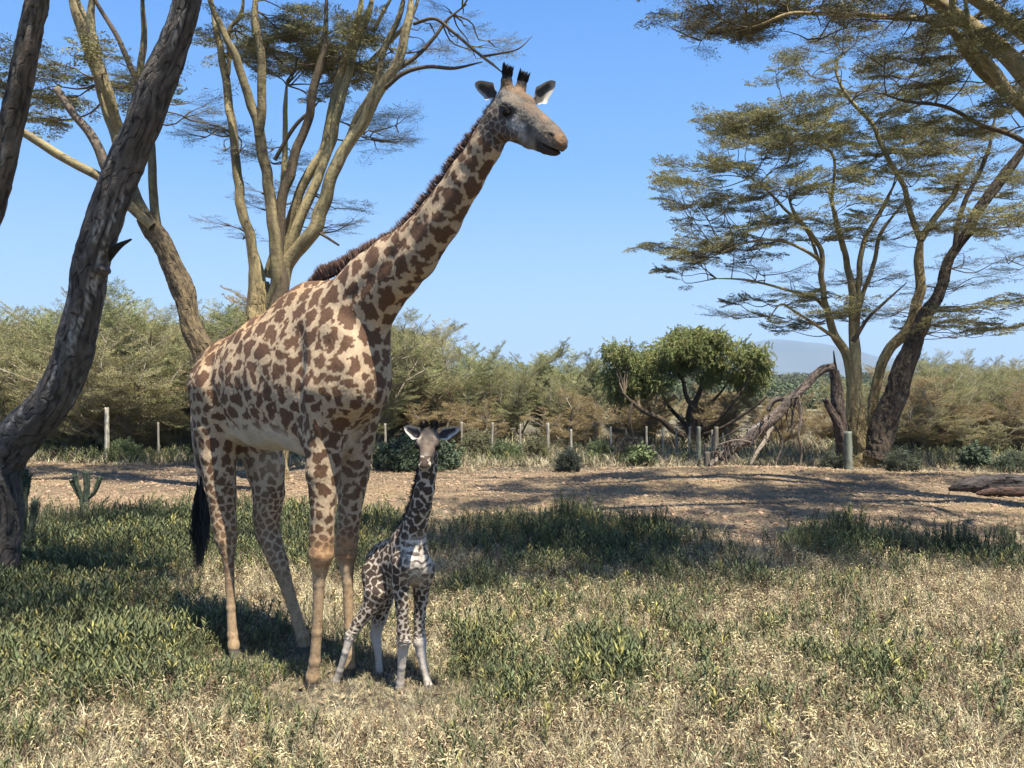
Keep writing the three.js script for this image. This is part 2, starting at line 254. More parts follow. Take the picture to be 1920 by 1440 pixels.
// grey rough-barked tree close on the left: forked low, one stem leaning across the picture
{
  const D = 8.7, b = ground(-8, 1112), T = new Tree('acacia_tree', 'dark rough-barked tree forking low at the left edge, one thick stem leaning right', 'tree', b, { seed: 3, bark: (s) => barkGrey([.026, .022, .018], [.15, .13, .108], s, .75) });
  const o = { ridge: .02, rough: .15, wob: .05 }, col2 = barkGrey([.03, .026, .022], [.20, .175, .148], 5, 1.1);
  T.limb('trunk', [[-14, 1140, D, .30], [-13, 1090, D, .255], [-13, 1000, D, .235], [-10, 920, D, .24], [0, 862, D, .27], [18, 832, D, .24]], o);
  T.limb('limb', [[2, 868, D, 0.173], [40, 816, D - .1, 0.216], [88, 762, D - .25, 0.205], [122, 690, D - .4, 0.189], [150, 592, D - .6, 0.171], [176, 500, D - .8, 0.160], [205, 405, D - 1, 0.160], [240, 310, D - 1.15, 0.169], [282, 212, D - 1.3, 0.151], [322, 120, D - 1.4, 0.126], [352, 35, D - 1.5, 0.112], [372, -50, D - 1.6, 0.101], [400, -170, D - 1.8, 0.086], [455, -330, D - 2.2, 0.065], [560, -480, D - 2.7, 0.043]], { ...o, col: col2 });
  T.limb('limb', [[0, 866, D, 0.149], [-50, 800, D + .1, 0.149], [-92, 720, D + .1, 0.136], [-108, 600, D, 0.124], [-80, 500, D - .1, 0.112], [-25, 410, D - .2, 0.104], [8, 325, D - .3, 0.107], [24, 225, D - .4, 0.115], [42, 120, D - .5, 0.108], [62, 15, D - .6, 0.099], [82, -90, D - .7, 0.087], [130, -250, D - 1, 0.062], [240, -420, D - 1.4, 0.037]], { ...o, col: barkGrey([.04, .032, .024], [.23, .18, .125], 9, .4) });
  T.limb('broken_stub', [[200, 484, 7.85, .045], [222, 464, 7.75, .036], [246, 449, 7.65, .01]], { seg: 8, col: [.03, .025, .02] });
  for (const [px, py, dd, R] of [[186, 505, 7.735, .045], [121, 655, 8.10, .05], [152, 555, 7.865, .035]]) { const c = at(px, py, dd), m = new MB(), k = R; m.tube([c.clone().add(V(0, 0, -.12)), c.clone().add(V(.01, 0, .0)), c.clone().add(V(.012, 0, .035))], [k * 1.25, k, k * .55], { seg: 14, step: .02, rough: .3, cap: true, col: [.17, .14, .115], capCol: [.03, .025, .02] }); part(T.g, 'knot', m.geo(b), M.bark); }
  // the crown spreads above the picture and dapples the animals
  const crown = [[-2.9, 8.1, -6.8, 1.4], [-4.6, 8.3, -8.2, 2.0], [-6.6, 8.8, -9.4, 1.8], [-2.6, 8.9, -3.9, 1.2], [-4.0, 8.8, -5.6, 1.6], [-7.2, 8.8, -6.6, 1.7], [-3.4, 8.5, -10.2, 1.3]];
  for (const [x, y, z, R] of crown) T.pad(V(x, y, z), R, .3, R, 7, 7, { size: .8, w: .03 });
  T.done();
}
// yellow-barked tree behind the mother's rump
{
  const D = 17, b = ground(497, 920), T = new Tree('fever_tree', 'yellow-brown barked tree behind the big grey stem, its trunk meeting the tall giraffe rump', 'tree', b, { seed: 7, smooth: true, bark: (s) => barkYellow(s, .85) });
  T.limb('trunk', [[500, 925, D, 0.240], [470, 850, D, 0.232], [428, 770, D, 0.224], [390, 690, D, 0.224], [358, 600, D, 0.220], [330, 520, D, 0.212], [303, 455, D, 0.200], [272, 408, D, 0.176]], { ridge: .02, rough: .2, col: barkGrey([.04, .03, .02], [.25, .19, .10], 2) });
  const L = (p, o) => T.limb('limb', p, { rough: .12, ...o });
  L([[300, 448, D, 0.144], [268, 400, D, 0.152], [240, 340, D + .2, 0.160], [222, 270, D + .3, 0.160], [205, 195, D + .4, 0.160], [182, 120, D + .5, 0.152], [150, 40, D + .6, 0.136], [128, -30, D + .7, 0.120]]);
  L([[222, 250, D + .3, 0.096], [200, 175, D, 0.112], [178, 100, D, 0.096], [168, 40, D, 0.088], [176, -30, D, 0.080]]);
  L([[168, 45, D, 0.048], [150, 12, D, 0.048], [138, -30, D, 0.040]]);
  L([[285, 425, D - .2, 0.096], [240, 385, D - .3, 0.096], [195, 340, D - .4, 0.096], [120, 295, D - .6, 0.088], [45, 248, D - .8, 0.080], [-30, 205, D - 1, 0.072]]);
  L([[205, 345, D - .4, 0.064], [196, 308, D - .5, 0.104], [165, 250, D - .6, 0.092], [140, 215, D - .7, 0.080], [105, 165, D - .8, 0.068]], { cap: true, col: barkGrey([.03, .024, .018], [.3, .23, .16], 4) });
  L([[300, 450, D, 0.096], [290, 400, D, 0.088], [285, 330, D, 0.088], [282, 250, D, 0.080], [262, 165, D, 0.076], [268, 80, D, 0.068], [266, -30, D, 0.060]], { col: barkYellow(3, .6) });
  L([[263, 170, D, 0.056], [247, 130, D, 0.060], [222, 70, D, 0.052], [182, 5, D, 0.040], [165, -30, D, 0.036]], { col: barkGrey([.03, .022, .016], [.14, .1, .07], 8) });
  for (const [px, py, hx, hy, nb, ns] of [[60, 150, 1.5, .3, 12, 5], [230, 160, 1.1, .25, 8, 5], [330, 205, 1.0, .3, 8, 4], [40, 190, 1.0, .2, 6, 4]]) T.pad(at(px, py, D + .5), hx, hy, 1.2, nb, ns, { size: .75, bare: py > 140 && px > 250 });
  for (const [x, y, z, R] of [[-8.5, 11.6, -16.5, 2.2], [-11.5, 11.4, -16, 2], [-6.2, 12.0, -15.4, 2]]) T.pad(V(x, y, z), R, .35, R, 9, 8);
  T.done();
}
// many-stemmed yellow tree rising behind the mother's back
{
  const D = 19, b = ground(505, 898), T = new Tree('fever_tree', 'many-stemmed yellow-barked tree rising behind the tall giraffe back', 'tree', b, { seed: 12, smooth: true, bark: (s) => barkYellow(s, 1.05) });
  const L = (p, o) => T.limb('limb', p.map(([x, y, w, d]) => [x, y, D + (d ?? 0), w * .74 / 2 / FOC * D]), { rough: .1, ...o });
  T.limb('trunk', [[510, 905, D, .42], [506, 800, D, .38], [500, 700, D, .36], [493, 600, D, .33], [488, 530, D, .2]], { ridge: .02, rough: .2 });
  const dark = (k) => barkGrey([.03, .022, .016], [.15, .11, .06], k), mixd = (k) => barkYellow(k, .72);
  L([[482, 590, 52], [482, 520, 42], [473, 470, 26], [456, 380, 24], [446, 290, 22], [436, 200, 21], [422, 130, 19], [405, 60, 16], [390, -30, 13]]);
  L([[428, 140, 10], [430, 90, 12], [432, 55, 11], [452, 28, 11], [458, -20, 9]]);
  L([[505, 590, 40], [520, 520, 34, -.3], [512, 440, 28, -.4], [500, 340, 27, -.4], [487, 262, 27, -.5], [464, 180, 22, -.6], [440, 110, 19, -.7], [405, 30, 15, -.8], [385, -20, 12, -.8]], { col: mixd(4) });
  L([[486, 255, 20, -.5], [491, 200, 22, -.6], [487, 120, 21, -.7], [479, 50, 20, -.8], [478, -30, 18, -.8]], { col: mixd(5) });
  L([[512, 600, 42, -.3], [530, 540, 34, -.3], [524, 460, 26, -.3], [540, 350, 24, -.3], [562, 260, 22, -.3], [590, 170, 22, -.4], [608, 100, 18, -.4], [613, -20, 13, -.4]], { col: dark(2) });
  L([[525, 470, 26, .2], [548, 400, 25, .2], [575, 330, 24, .2], [602, 290, 26, .2], [622, 210, 25, .2], [642, 130, 22, .2], [668, 50, 19, .2], [682, -30, 16, .2]]);
  L([[535, 480, 28, .1], [560, 420, 27, .1], [592, 340, 25, .1], [618, 270, 22, .1], [640, 200, 22, .1], [660, 110, 20, .1], [690, 30, 17, .1], [702, -30, 15, .1]]);
  L([[520, 590, 42, -.2], [540, 500, 36, -.2], [590, 430, 34, -.3], [622, 330, 31, -.4], [650, 270, 29, -.4], [700, 190, 27, -.5], [745, 110, 24, -.6], [765, 40, 20, -.6], [775, -30, 17, -.6]]);
  L([[640, 300, 18, -.2], [665, 235, 20, -.2], [700, 160, 18, -.2], [722, 90, 16, -.2], [752, 20, 14, -.2], [760, -30, 12, -.2]], { col: mixd(7) });
  L([[690, 120, 12, .2], [730, 80, 12, .2], [770, 35, 11, .2], [790, -20, 10, .2]]);
  L([[722, 165, 12, -.6], [755, 138, 11, -.7], [800, 126, 9, -.8], [850, 128, 8, -.9], [905, 116, 6, -1]], { col: dark(3) });
  L([[730, 140, 12, -.4], [780, 105, 10, -.3], [812, 70, 9, -.3], [835, 40, 8, -.3], [875, 8, 6, -.3]], { col: dark(5) });
  L([[775, 45, 9, -.5], [815, 35, 8, -.6], [850, 60, 8, -.6], [895, 100, 7, -.8], [925, 122, 6, -.8], [946, 140, 4, -.8]], { col: dark(6) });
  L([[900, 106, 6, -.8], [940, 100, 5, -.9], [972, 92, 4, -1], [998, 68, 2.5, -1]], { col: dark(7) });
  L([[700, 60, 10, 0], [720, 20, 10, 0], [745, -20, 9, 0]]);
  L([[500, 520, 22, .4], [520, 440, 18, .4], [535, 300, 15, .4], [535, 200, 12, .5], [538, 150, 10, .5]]);
  L([[515, 300, 10, 0], [550, 240, 10, 0], [585, 205, 8, 0], [598, 190, 5, 0]], { col: dark(8) });
  L([[590, 432, 9, -.3], [612, 445, 7, -.4], [636, 460, 5, -.4]], { col: dark(9), cap: true });
  const pads = [[545, 70, 1.3, .35, 16, 7], [600, 110, 1.5, .3, 16, 6], [680, 90, 1.3, .3, 12, 6], [480, 90, .8, .3, 9, 5], [500, 130, .9, .25, 8, 5], [430, 265, .9, .3, 9, 4, 1], [400, 250, .7, .2, 6, 4, 1], [700, 235, 1.0, .3, 12, 5, 1], [745, 270, .7, .2, 6, 4, 1], [630, 140, 1.2, .3, 12, 6], [600, 375, .7, .2, 7, 4, 1], [640, 430, .7, .25, 7, 4, 1], [520, 300, .9, .3, 8, 4, 1], [780, 95, .9, .3, 8, 4, 1], [840, 60, .8, .35, 7, 3, 1], [900, 80, .7, .3, 7, 3, 1], [520, 380, .7, .25, 6, 4, 1], [450, 440, .5, .2, 5, 3, 1]];
  for (const [px, py, hx, hy, nb, ns, bare] of pads) T.pad(at(px, py, D + .8), hx, hy, 1.3, nb, ns, { size: .62, bare });
  for (const [x, y, z, R] of [[-3.5, 12.4, -18, 2.2], [-6.5, 12.8, -19.5, 2], [-1.0, 12.5, -18, 1.8]]) T.pad(V(x, y, z), R, .35, R, 8, 8);
  T.done();
}
// broad thorn tree on the right, many stems from one foot
{
  const D = 22, b = ground(1612, 874), T = new Tree('fever_tree', 'wide flat-topped yellow-barked tree on the right beside the fallen dead branch', 'tree', b, { seed: 21, smooth: true, bark: (s) => barkYellow(s, 1.1) });
  const L = (p, o) => T.limb('limb', p.map(([x, y, w, d]) => [x, y, D + (d ?? 0), w * .74 / 2 / FOC * D]), { rough: .1, ...o });
  const dark = (k) => barkGrey([.022, .017, .013], [.13, .10, .065], k);
  T.limb('trunk', [[1620, 890, D, .46], [1615, 840, D, .36], [1608, 800, D, .28], [1606, 760, D, .2]], { ridge: .04, rough: .25, col: barkYellow(2, .8) });
  L([[1596, 840, 36], [1598, 760, 30], [1598, 700, 26], [1588, 660, 22], [1565, 625, 20], [1550, 570, 17], [1542, 520, 15], [1540, 480, 13], [1520, 440, 11], [1490, 400, 9], [1475, 360, 7]]);
  L([[1608, 810, 38], [1606, 740, 34], [1604, 660, 28], [1600, 600, 22], [1592, 540, 18], [1580, 470, 14], [1565, 400, 11], [1552, 350, 9]]);
  L([[1603, 650, 18], [1608, 580, 16], [1612, 500, 14], [1628, 440, 12], [1660, 380, 10], [1680, 340, 8]]);
  L([[1604, 620, 12, .3], [1616, 560, 12, .3], [1640, 490, 11, .3], [1650, 440, 10, .3], [1690, 385, 8, .3]]);
  L([[1640, 830, 34, .2], [1636, 780, 26, .2], [1650, 700, 24, .3], [1672, 650, 26, .3], [1700, 620, 28, .2], [1718, 560, 25, .2], [1722, 480, 22, .2], [1728, 440, 21, .2]], { ridge: .015 });
  L([[1725, 450, 15, .2], [1708, 400, 14, .2], [1695, 350, 13, .2], [1672, 310, 12, .2], [1650, 270, 12, .3], [1635, 235, 11, .3], [1605, 200, 10, .3], [1580, 165, 9, .3], [1568, 120, 8, .4], [1590, 90, 6, .4]]);
  L([[1727, 450, 17, .2], [1752, 410, 16, .2], [1785, 370, 14, .2], [1800, 340, 12, .2], [1830, 290, 10, .2]]);
  L([[1640, 860, 58, -.4], [1660, 790, 60, -.4], [1690, 700, 52, -.5], [1716, 640, 42, -.5], [1745, 580, 32, -.5], [1770, 530, 26, -.5], [1795, 460, 24, -.5], [1840, 390, 26, -.6], [1890, 320, 24, -.7], [1945, 240, 20, -.8]], { ridge: .03, rough: .22, col: dark(3) });
  L([[1790, 470, 14, -.5], [1800, 400, 12, -.5], [1850, 290, 10, -.5], [1870, 200, 8, -.5]], { col: dark(5) });
  L([[1540, 490, 10, -.2], [1510, 470, 8, -.3], [1460, 450, 7, -.4], [1400, 455, 5, -.5], [1340, 480, 4, -.6]]);
  L([[1560, 600, 10, .2], [1530, 560, 9, .2], [1480, 545, 7, .2], [1400, 525, 6, .2], [1330, 522, 4, .2]]);
  L([[1575, 640, 9, -.2], [1530, 610, 8, -.3], [1490, 585, 7, -.3], [1465, 570, 5, -.3], [1440, 600, 4, -.3]]);
  L([[1600, 640, 12, -.4], [1625, 600, 9, -.4], [1660, 565, 7, -.4], [1700, 530, 5, -.4]], { col: dark(7) });
  L([[1540, 500, 9, 0], [1510, 430, 8, .2], [1470, 390, 7, .3], [1430, 350, 6, .3], [1400, 330, 5, .3]]);
  L([[1580, 470, 9, .4], [1560, 380, 8, .5], [1560, 290, 7, .5], [1530, 270, 6, .5], [1460, 250, 5, .5]]);
  const P = [[1310, 325, 1.0, .3, 12, 7], [1290, 355, .7, .25, 7, 6], [1400, 235, 1.4, .3, 16, 8], [1480, 225, 1.5, .3, 16, 8], [1570, 250, 1.5, .35, 16, 8], [1420, 290, 1.4, .3, 14, 7], [1500, 285, 1.2, .3, 12, 6], [1340, 375, 1.2, .3, 12, 6], [1440, 360, 1.2, .25, 10, 6], [1520, 350, 1.2, .25, 10, 6], [1380, 420, 1.3, .25, 11, 6], [1300, 470, 1.3, .3, 13, 7], [1270, 495, .9, .25, 8, 6], [1380, 465, 1.0, .25, 8, 5], [1440, 520, 1.2, .2, 8, 5], [1640, 250, 1.6, .35, 15, 8], [1660, 300, 1.6, .35, 14, 7], [1720, 280, 1.6, .4, 14, 7], [1620, 390, 1.3, .3, 9, 6], [1660, 440, 1.3, .3, 9, 5], [1750, 340, 1.6, .35, 13, 7], [1800, 300, 1.6, .4, 13, 7], [1700, 160, 1.8, .35, 14, 7], [1640, 140, 1.4, .3, 11, 7], [1560, 80, 1.3, .3, 10, 6], [1500, 100, 1.2, .3, 10, 6], [1790, 200, 1.6, .4, 12, 7], [1870, 350, 1.5, .4, 13, 7], [1880, 430, 1.5, .4, 12, 7], [1820, 420, 1.4, .35, 11, 6], [1850, 500, 1.4, .4, 12, 6], [1800, 540, 1.3, .3, 10, 5], [1880, 570, 1.3, .35, 11, 6], [1560, 540, 1.3, .25, 9, 5], [1640, 520, 1.2, .3, 9, 5], [1430, 565, 1.0, .2, 8, 5], [1400, 590, .7, .2, 6, 4], [1500, 605, .9, .2, 7, 5], [1560, 590, 1.0, .25, 8, 5], [1660, 590, .9, .25, 7, 5], [1760, 610, 1.0, .3, 8, 5], [1850, 620, 1.0, .3, 8, 5], [1540, 440, 1.3, .3, 9, 6], [1470, 440, 1.2, .25, 9, 6], [1600, 180, 1.2, .3, 9, 6]];
  for (const [px, py, hx, hy, nb, ns] of P) T.pad(at(px, py, D + (T.r() - .5) * 2.4), hx, hy * .85, 1.7, nb, Math.max(3, Math.round(ns * .72)), { size: .62, w: .016, bare: T.r() < .3 });
  T.done();
}
// nearer tree whose trunk stands outside the picture on the right; its limbs hang in at the top
{
  const D = 14, b = V(10.4, 0, -13.2), T = new Tree('fever_tree', 'pale yellow limbs of a nearer tree reaching in at the top right corner', 'tree', b, { seed: 33, smooth: true, bark: (s) => barkYellow(s, 1.05) });
  const q = (x, y, z, r) => Object.assign(V(x, y, z), { r });
  T.limb('trunk', [q(10.5, -.05, -13.2, .42), q(10.3, 1.5, -13.2, .36), q(10.2, 3.2, -13.4, .33), q(10.0, 4.8, -13.8, .3), Object.assign(at(1985, 262, D), { r: .26 })], { ridge: .02 });
  const L = (p, o) => T.limb('limb', p.map(([x, y, w, d]) => [x, y, D + (d ?? 0), w * .74 / 2 / FOC * D]), { rough: .1, ...o });
  L([[1990, 270, 44], [1925, 205, 36], [1880, 165, 30], [1840, 125, 24], [1805, 88, 20], [1785, 50, 19], [1783, 0, 17], [1790, -60, 14]]);
  L([[1900, 190, 26, -.4], [1860, 130, 26, -.4], [1820, 85, 20, -.4], [1790, 62, 17, -.4], [1740, 38, 14, -.5], [1680, 33, 13, -.6], [1600, 26, 12, -.7], [1530, 24, 10, -.8], [1480, 26, 9, -.9], [1430, 45, 6, -1], [1380, 60, 4, -1.1]]);
  L([[1825, 85, 12, -.4], [1815, 40, 12, -.5], [1805, -30, 11, -.5]]);
  L([[1970, 300, 14, -.3], [1900, 255, 13, -.3], [1840, 235, 11, -.4], [1770, 200, 9, -.5], [1700, 190, 7, -.5], [1650, 175, 4, -.5]], { col: barkGrey([.03, .022, .016], [.15, .11, .06], 3) });
  L([[1740, 40, 6, -.5], [1735, 15, 5, -.5], [1722, -20, 4, -.5]], { col: barkGrey([.03, .022, .016], [.15, .11, .06], 4) });
  for (const [px, py, hx, hy, nb, ns, bare] of [[1330, 60, .8, .25, 9, 5, 1], [1400, 40, .9, .2, 10, 6], [1480, 30, .9, .25, 10, 6], [1560, 45, .9, .25, 10, 5, 1], [1360, 15, .9, .2, 9, 6], [1620, 60, .9, .25, 9, 5, 1], [1660, 20, .9, .2, 8, 5], [1850, 40, .9, .3, 10, 5], [1890, 90, .8, .25, 9, 5], [1870, 230, .9, .3, 10, 5], [1700, 100, .9, .25, 9, 5, 1], [1760, 130, .9, .25, 9, 5]]) T.pad(at(px, py, D - .5), hx, hy, .9, nb, ns, { size: .5, bare, w: .016 });
  // the crown above the picture, over the track
  T.limb('limb', [q(10.0, 4.6, -13.7, .2), q(9.7, 6.6, -12.9, .18), q(8.3, 8.4, -12.3, .14), q(5.4, 9.1, -11.7, .11), q(2.6, 9.1, -10.8, .08), q(.4, 8.8, -9.6, .04)], { rough: .1 });
  T.limb('limb', [q(10.0, 5.0, -13.9, .2), q(9.2, 7.6, -14.6, .16), q(7.6, 9.4, -15.2, .12), q(5.2, 9.9, -14.8, .09), q(3.0, 9.7, -14.2, .05)], { rough: .1 });
  T.limb('limb', [q(9.6, 7.8, -14.3, .13), q(7.4, 9.6, -14.8, .11), q(4.6, 10.4, -15.2, .09), q(1.6, 10.6, -15.4, .075), q(-2.2, 10.4, -15.2, .04)], { rough: .1 });
  T.limb('limb', [q(8.2, 8.6, -12.4, .11), q(5.6, 9.5, -13.2, .09), q(2.6, 9.8, -13.4, .07), q(-.6, 9.6, -13.0, .04)], { rough: .1 });
  T.limb('limb', [q(5.0, 10.3, -15.1, .06), q(3.6, 10.9, -16.4, .05), q(1.4, 11.1, -17.2, .03)], { rough: .1 });
  T.limb('limb', [q(8.4, 8.4, -12.3, .1), q(9.6, 9.4, -11.2, .09), q(9.6, 9.5, -9.6, .05)], { rough: .1 });
  for (const [x, y, z, R, n] of [[3.2, 9.6, -14.0, 1.7, 9], [6.0, 9.8, -14.6, 2.0, 11], [8.8, 9.8, -13.2, 2.0, 11], [11.5, 9.6, -14.5, 2.2, 11], [6.5, 9.7, -11.6, 1.8, 10], [1.6, 9.3, -11.2, 1.5, 9], [3.8, 9.3, -10.2, 1.6, 10], [9.2, 9.4, -10.4, 1.8, 9], [.9, 8.9, -7.9, 1.5, 12], [3.0, 8.9, -7.6, 1.5, 14], [2.0, 8.7, -6.8, 1.4, 13], [4.4, 8.9, -6.8, 1.5, 13], [6.2, 9.1, -7.6, 1.4, 12], [8.4, 9.2, -7.8, 1.5, 12]]) T.pad(V(x, y, z), R, .3, R, n, 8, { size: .8, w: .03 });
  T.done();
}
// ---------- thorn scrub behind the fence ----------
const SCRUBSPRAY = [1, 2, 3].map(i => sprayGeo(i * 53, 1.0, 0, .6));
function scrubProto(sd, o) {
  const r = rng(sd), w = new MB(), H = o.h, sprays = [];
  const grow = (P, D, L, R, lev) => {
    const n = lev === 0 ? 6 : 4, pts = [P]; let q = P, d = D.clone();
    for (let i = 0; i < n; i++) { d.add(V((r() - .5) * .3, (r() - .5) * .2 - (lev === 0 ? .04 * i * o.arch : 0), (r() - .5) * .3)).normalize(); q = q.clone().addScaledVector(d, L / n); if (q.y < .15) q.y = .15; pts.push(q); }
    const k = .7 + .6 * r(); w.tube(pts, [R, R * .7, R * .35], { seg: lev ? 3 : 5, step: L / n, col: o.wood.map(c => c * k) });
    const along = (t) => { const a = Math.min(n - 1, Math.floor(t * n)); return pts[a].clone().lerp(pts[a + 1], t * n - a); };
    if (lev < 2) { const kids = [o.kids, 4][lev]; for (let i = 0; i < kids; i++) { const t = lerp(lev ? .16 : .08, 1, (i + r()) / kids), ax = r() * 6.283, nd = d.clone().multiplyScalar(.75).add(V(Math.cos(ax), .15 + .3 * r(), Math.sin(ax)).multiplyScalar(.8)).normalize(); grow(along(t), nd, L * (lev ? .45 : .4) * (.6 + .6 * r()), R * .5, lev + 1); } }
    if (lev) for (let i = 0; i < o.leafy * (lev === 2 ? 3 : 2); i++) { const t = .25 + .75 * r(), ax = r() * 6.283; const q0 = along(t); if (o.high && q0.y < o.high * H) continue; sprays.push([q0, Math.atan2(-d.z, d.x) + (r() - .5) * 2.4, q0.y > H * .72 ? .1 + .75 * r() * o.lift : (r() - .4) * .5, (.45 + .5 * r()) * o.size, r()]); }
  };
  for (let i = 0; i < o.stems; i++) { const a = i / o.stems * 6.283 + r(), sp = o.spread * (.4 + r()); grow(V(Math.cos(a) * .25, -.05, Math.sin(a) * .25), V(Math.cos(a) * sp, 1, Math.sin(a) * sp).normalize(), H * (.7 + .3 * r()), .05 + .03 * r(), 0); }
  const N = sprays.length, im = new THREE.InstancedMesh(SCRUBSPRAY[sd % 3], M.leaf, N), mt = new THREE.Matrix4(), q = new THREE.Quaternion(), e = new THREE.Euler(), c = new THREE.Color();
  sprays.forEach((s, i) => { e.set((s[4] - .5) * 1.2, s[1], s[2], 'YZX'); q.setFromEuler(e); mt.compose(s[0], q, V(s[3], s[3], s[3])); im.setMatrixAt(i, mt); const v = .75 + .5 * ((s[4] * 9.7) % 1); im.setColorAt(i, c.setRGB(o.leaf[0] * v, o.leaf[1] * v, o.leaf[2] * v)); });
  im.name = 'foliage'; im.userData.kind = 'stuff'; im.castShadow = im.receiveShadow = true;
  return { w: w.geo(), f: im };
}
{
  const wood = [.28, .24, .18], olive = [1.2, 1.27, 1.4], grey = [1.35, 1.3, 1.55];
  const kinds = [
    scrubProto(41, { h: 5.2, stems: 12, kids: 7, spread: .45, arch: .5, leafy: .62, lift: 1, size: .9, leaf: olive, wood }), scrubProto(42, { h: 4.6, stems: 10, kids: 7, spread: .55, arch: .6, leafy: .65, lift: .9, size: .9, leaf: olive, wood }),
    scrubProto(43, { h: 4.8, stems: 12, kids: 7, spread: .455, arch: .4, leafy: .6, lift: 1, size: .9, leaf: grey, wood }), scrubProto(44, { h: 3.2, stems: 10, kids: 6, spread: .65, arch: .7, leafy: .65, lift: .9, size: .8, leaf: grey, wood }),
    scrubProto(45, { h: 2.4, stems: 8, kids: 6, spread: .7, arch: .8, leafy: .8, lift: .8, size: .6, leaf: [1.4, 1.15, 1.35], wood: [.2, .17, .135] }), scrubProto(46, { h: 5.0, stems: 6, kids: 9, spread: .62, arch: .1, high: .42, leafy: 1.35, lift: 1.1, size: 1.0, leaf: [1.25, 1.4, 1.5], wood }),
  ];
  const NAMES = ['thorn_bush', 'thorn_bush', 'thorn_bush', 'thorn_bush', 'dry_shrub', 'thorn_tree'], first = {};
  const put = (k, label, x, z, s, turn, group, cat) => {
    const p = V(x, 0, z);
    if (!first[k]) { const g = thing(NAMES[k], label, cat ?? (k === 5 ? 'tree' : 'bush'), p, turn, group); part(g, 'stems', kinds[k].w, M.twig, 'stuff'); g.add(kinds[k].f); g.scale.setScalar(s); first[k] = g; return g; }
    const c = dupe(first[k], label, p, turn, s, group); if (!group) delete c.userData.group; return c;
  };
  // those that stand out
  const one = (k, label, px, top, D, hs) => { const h = EYE + (720 - top) / FOC * D; put(k, label, (px - 960) / FOC * D, -D, h / hs, px, undefined, 'tree'); };
  one(5, 'pale feathery thorn tree rising just right of the tall giraffe chest', 785, 592, 31, 6.3);
  one(5, 'flat-topped feathery thorn tree in the middle of the scrub', 965, 618, 33, 6.3);
  one(5, 'narrow feathery thorn tree between the flat-topped thorn tree and the leafy green tree', 1090, 640, 34, 6.3);
  one(5, 'feathery thorn tree seen between the leaning grey trunk and the tall giraffe', 395, 515, 29, 6.3);
  one(5, 'feathery thorn tree at the far left edge behind the forked trunk', 20, 505, 29, 6.3);
  one(0, 'thorn tree crown just right of the leaning grey trunk', 265, 545, 30, 6.4);
  const r = rng(99);
  const zones = [[-60, 480, 560, 'left'], [480, 760, 570, 'left'], [700, 830, 665, 'mid'], [830, 910, 690, 'mid'], [910, 1170, 676, 'mid'], [1170, 1400, 735, 'mid'], [1400, 1570, 752, 'mid'], [1570, 1700, 705, 'right'], [1690, 1990, 660, 'right']];
  const LBL = { left: ['grey-green thorn bush in the tall thicket behind the fence on the left', 'thorn bushes of the thicket on the left'], mid: ['grey-green thorn bush in the scrub behind the fence in the middle', 'thorn bushes of the scrub in the middle'], right: ['grey-green thorn bush in the scrub behind the yellow tree on the right', 'thorn bushes of the scrub on the right'] };
  for (let x = -16; x < 17; x += 1.15 + .8 * r()) { const d = 25.2 + r() * 1.3, px = 960 + x / d * FOC; if (px > 470 && px < 1640) continue; const side = px < 480 ? 'left' : 'right', k = r() < .6 ? 4 : 3; put(k, k === 4 ? 'bare twiggy grey shrub in the front of the thicket on the ' + side : 'low grey-green thorn shrub in the front of the thicket on the ' + side, x, -d, k === 4 ? .5 + .3 * r() : .38 + .2 * r(), r() * 6, (k === 4 ? 'twiggy shrubs, front ' : 'thorn shrubs, front ') + side); }
  for (const [D, step] of [[26.5, 2.0], [29, 2.3], [32.5, 2.6], [37, 3.2], [44, 4.2], [54, 6]]) for (let x = -D * .68; x < D * .68; x += step * (.7 + .6 * r())) {
    const d = D + (r() - .5) * 2.2, px = 960 + x / d * FOC, zn = zones.find(q => px >= q[0] && px < q[1]); if (!zn) continue;
    if (zn[3] !== 'left' && D < 28 && px < 1560) { if (px < 1150 && r() < .6) { put(4, 'bare twiggy grey shrub along the fence in the middle', x, -d - 1.2, .45 + .25 * r(), r() * 6, 'twiggy shrubs along the fence'); } continue; }
    const top = zn[2] + (r() - .2) * (zn[2] > 700 ? 30 : 60), h = EYE + (720 - top) / FOC * d; if (h < .5) continue;
    const k = h < 2.4 ? (r() < .5 ? 3 : 4) : D < 28 ? [0, 1, 2, 3, 4][Math.floor(r() * 5)] : Math.floor(r() * 3), [lb, gr] = LBL[zn[3]];
    if (k === 4) put(4, 'bare twiggy grey shrub low in the scrub of the ' + (zn[3] === 'mid' ? 'middle' : zn[3]), x, -d, Math.min(1.6, h / 2.5), r() * 6, 'twiggy shrubs, ' + zn[3]); else put(k, lb, x, -d, h / [6.4, 5.9, 6.1, 4.2][k], r() * 6.28, gr);
  }
}
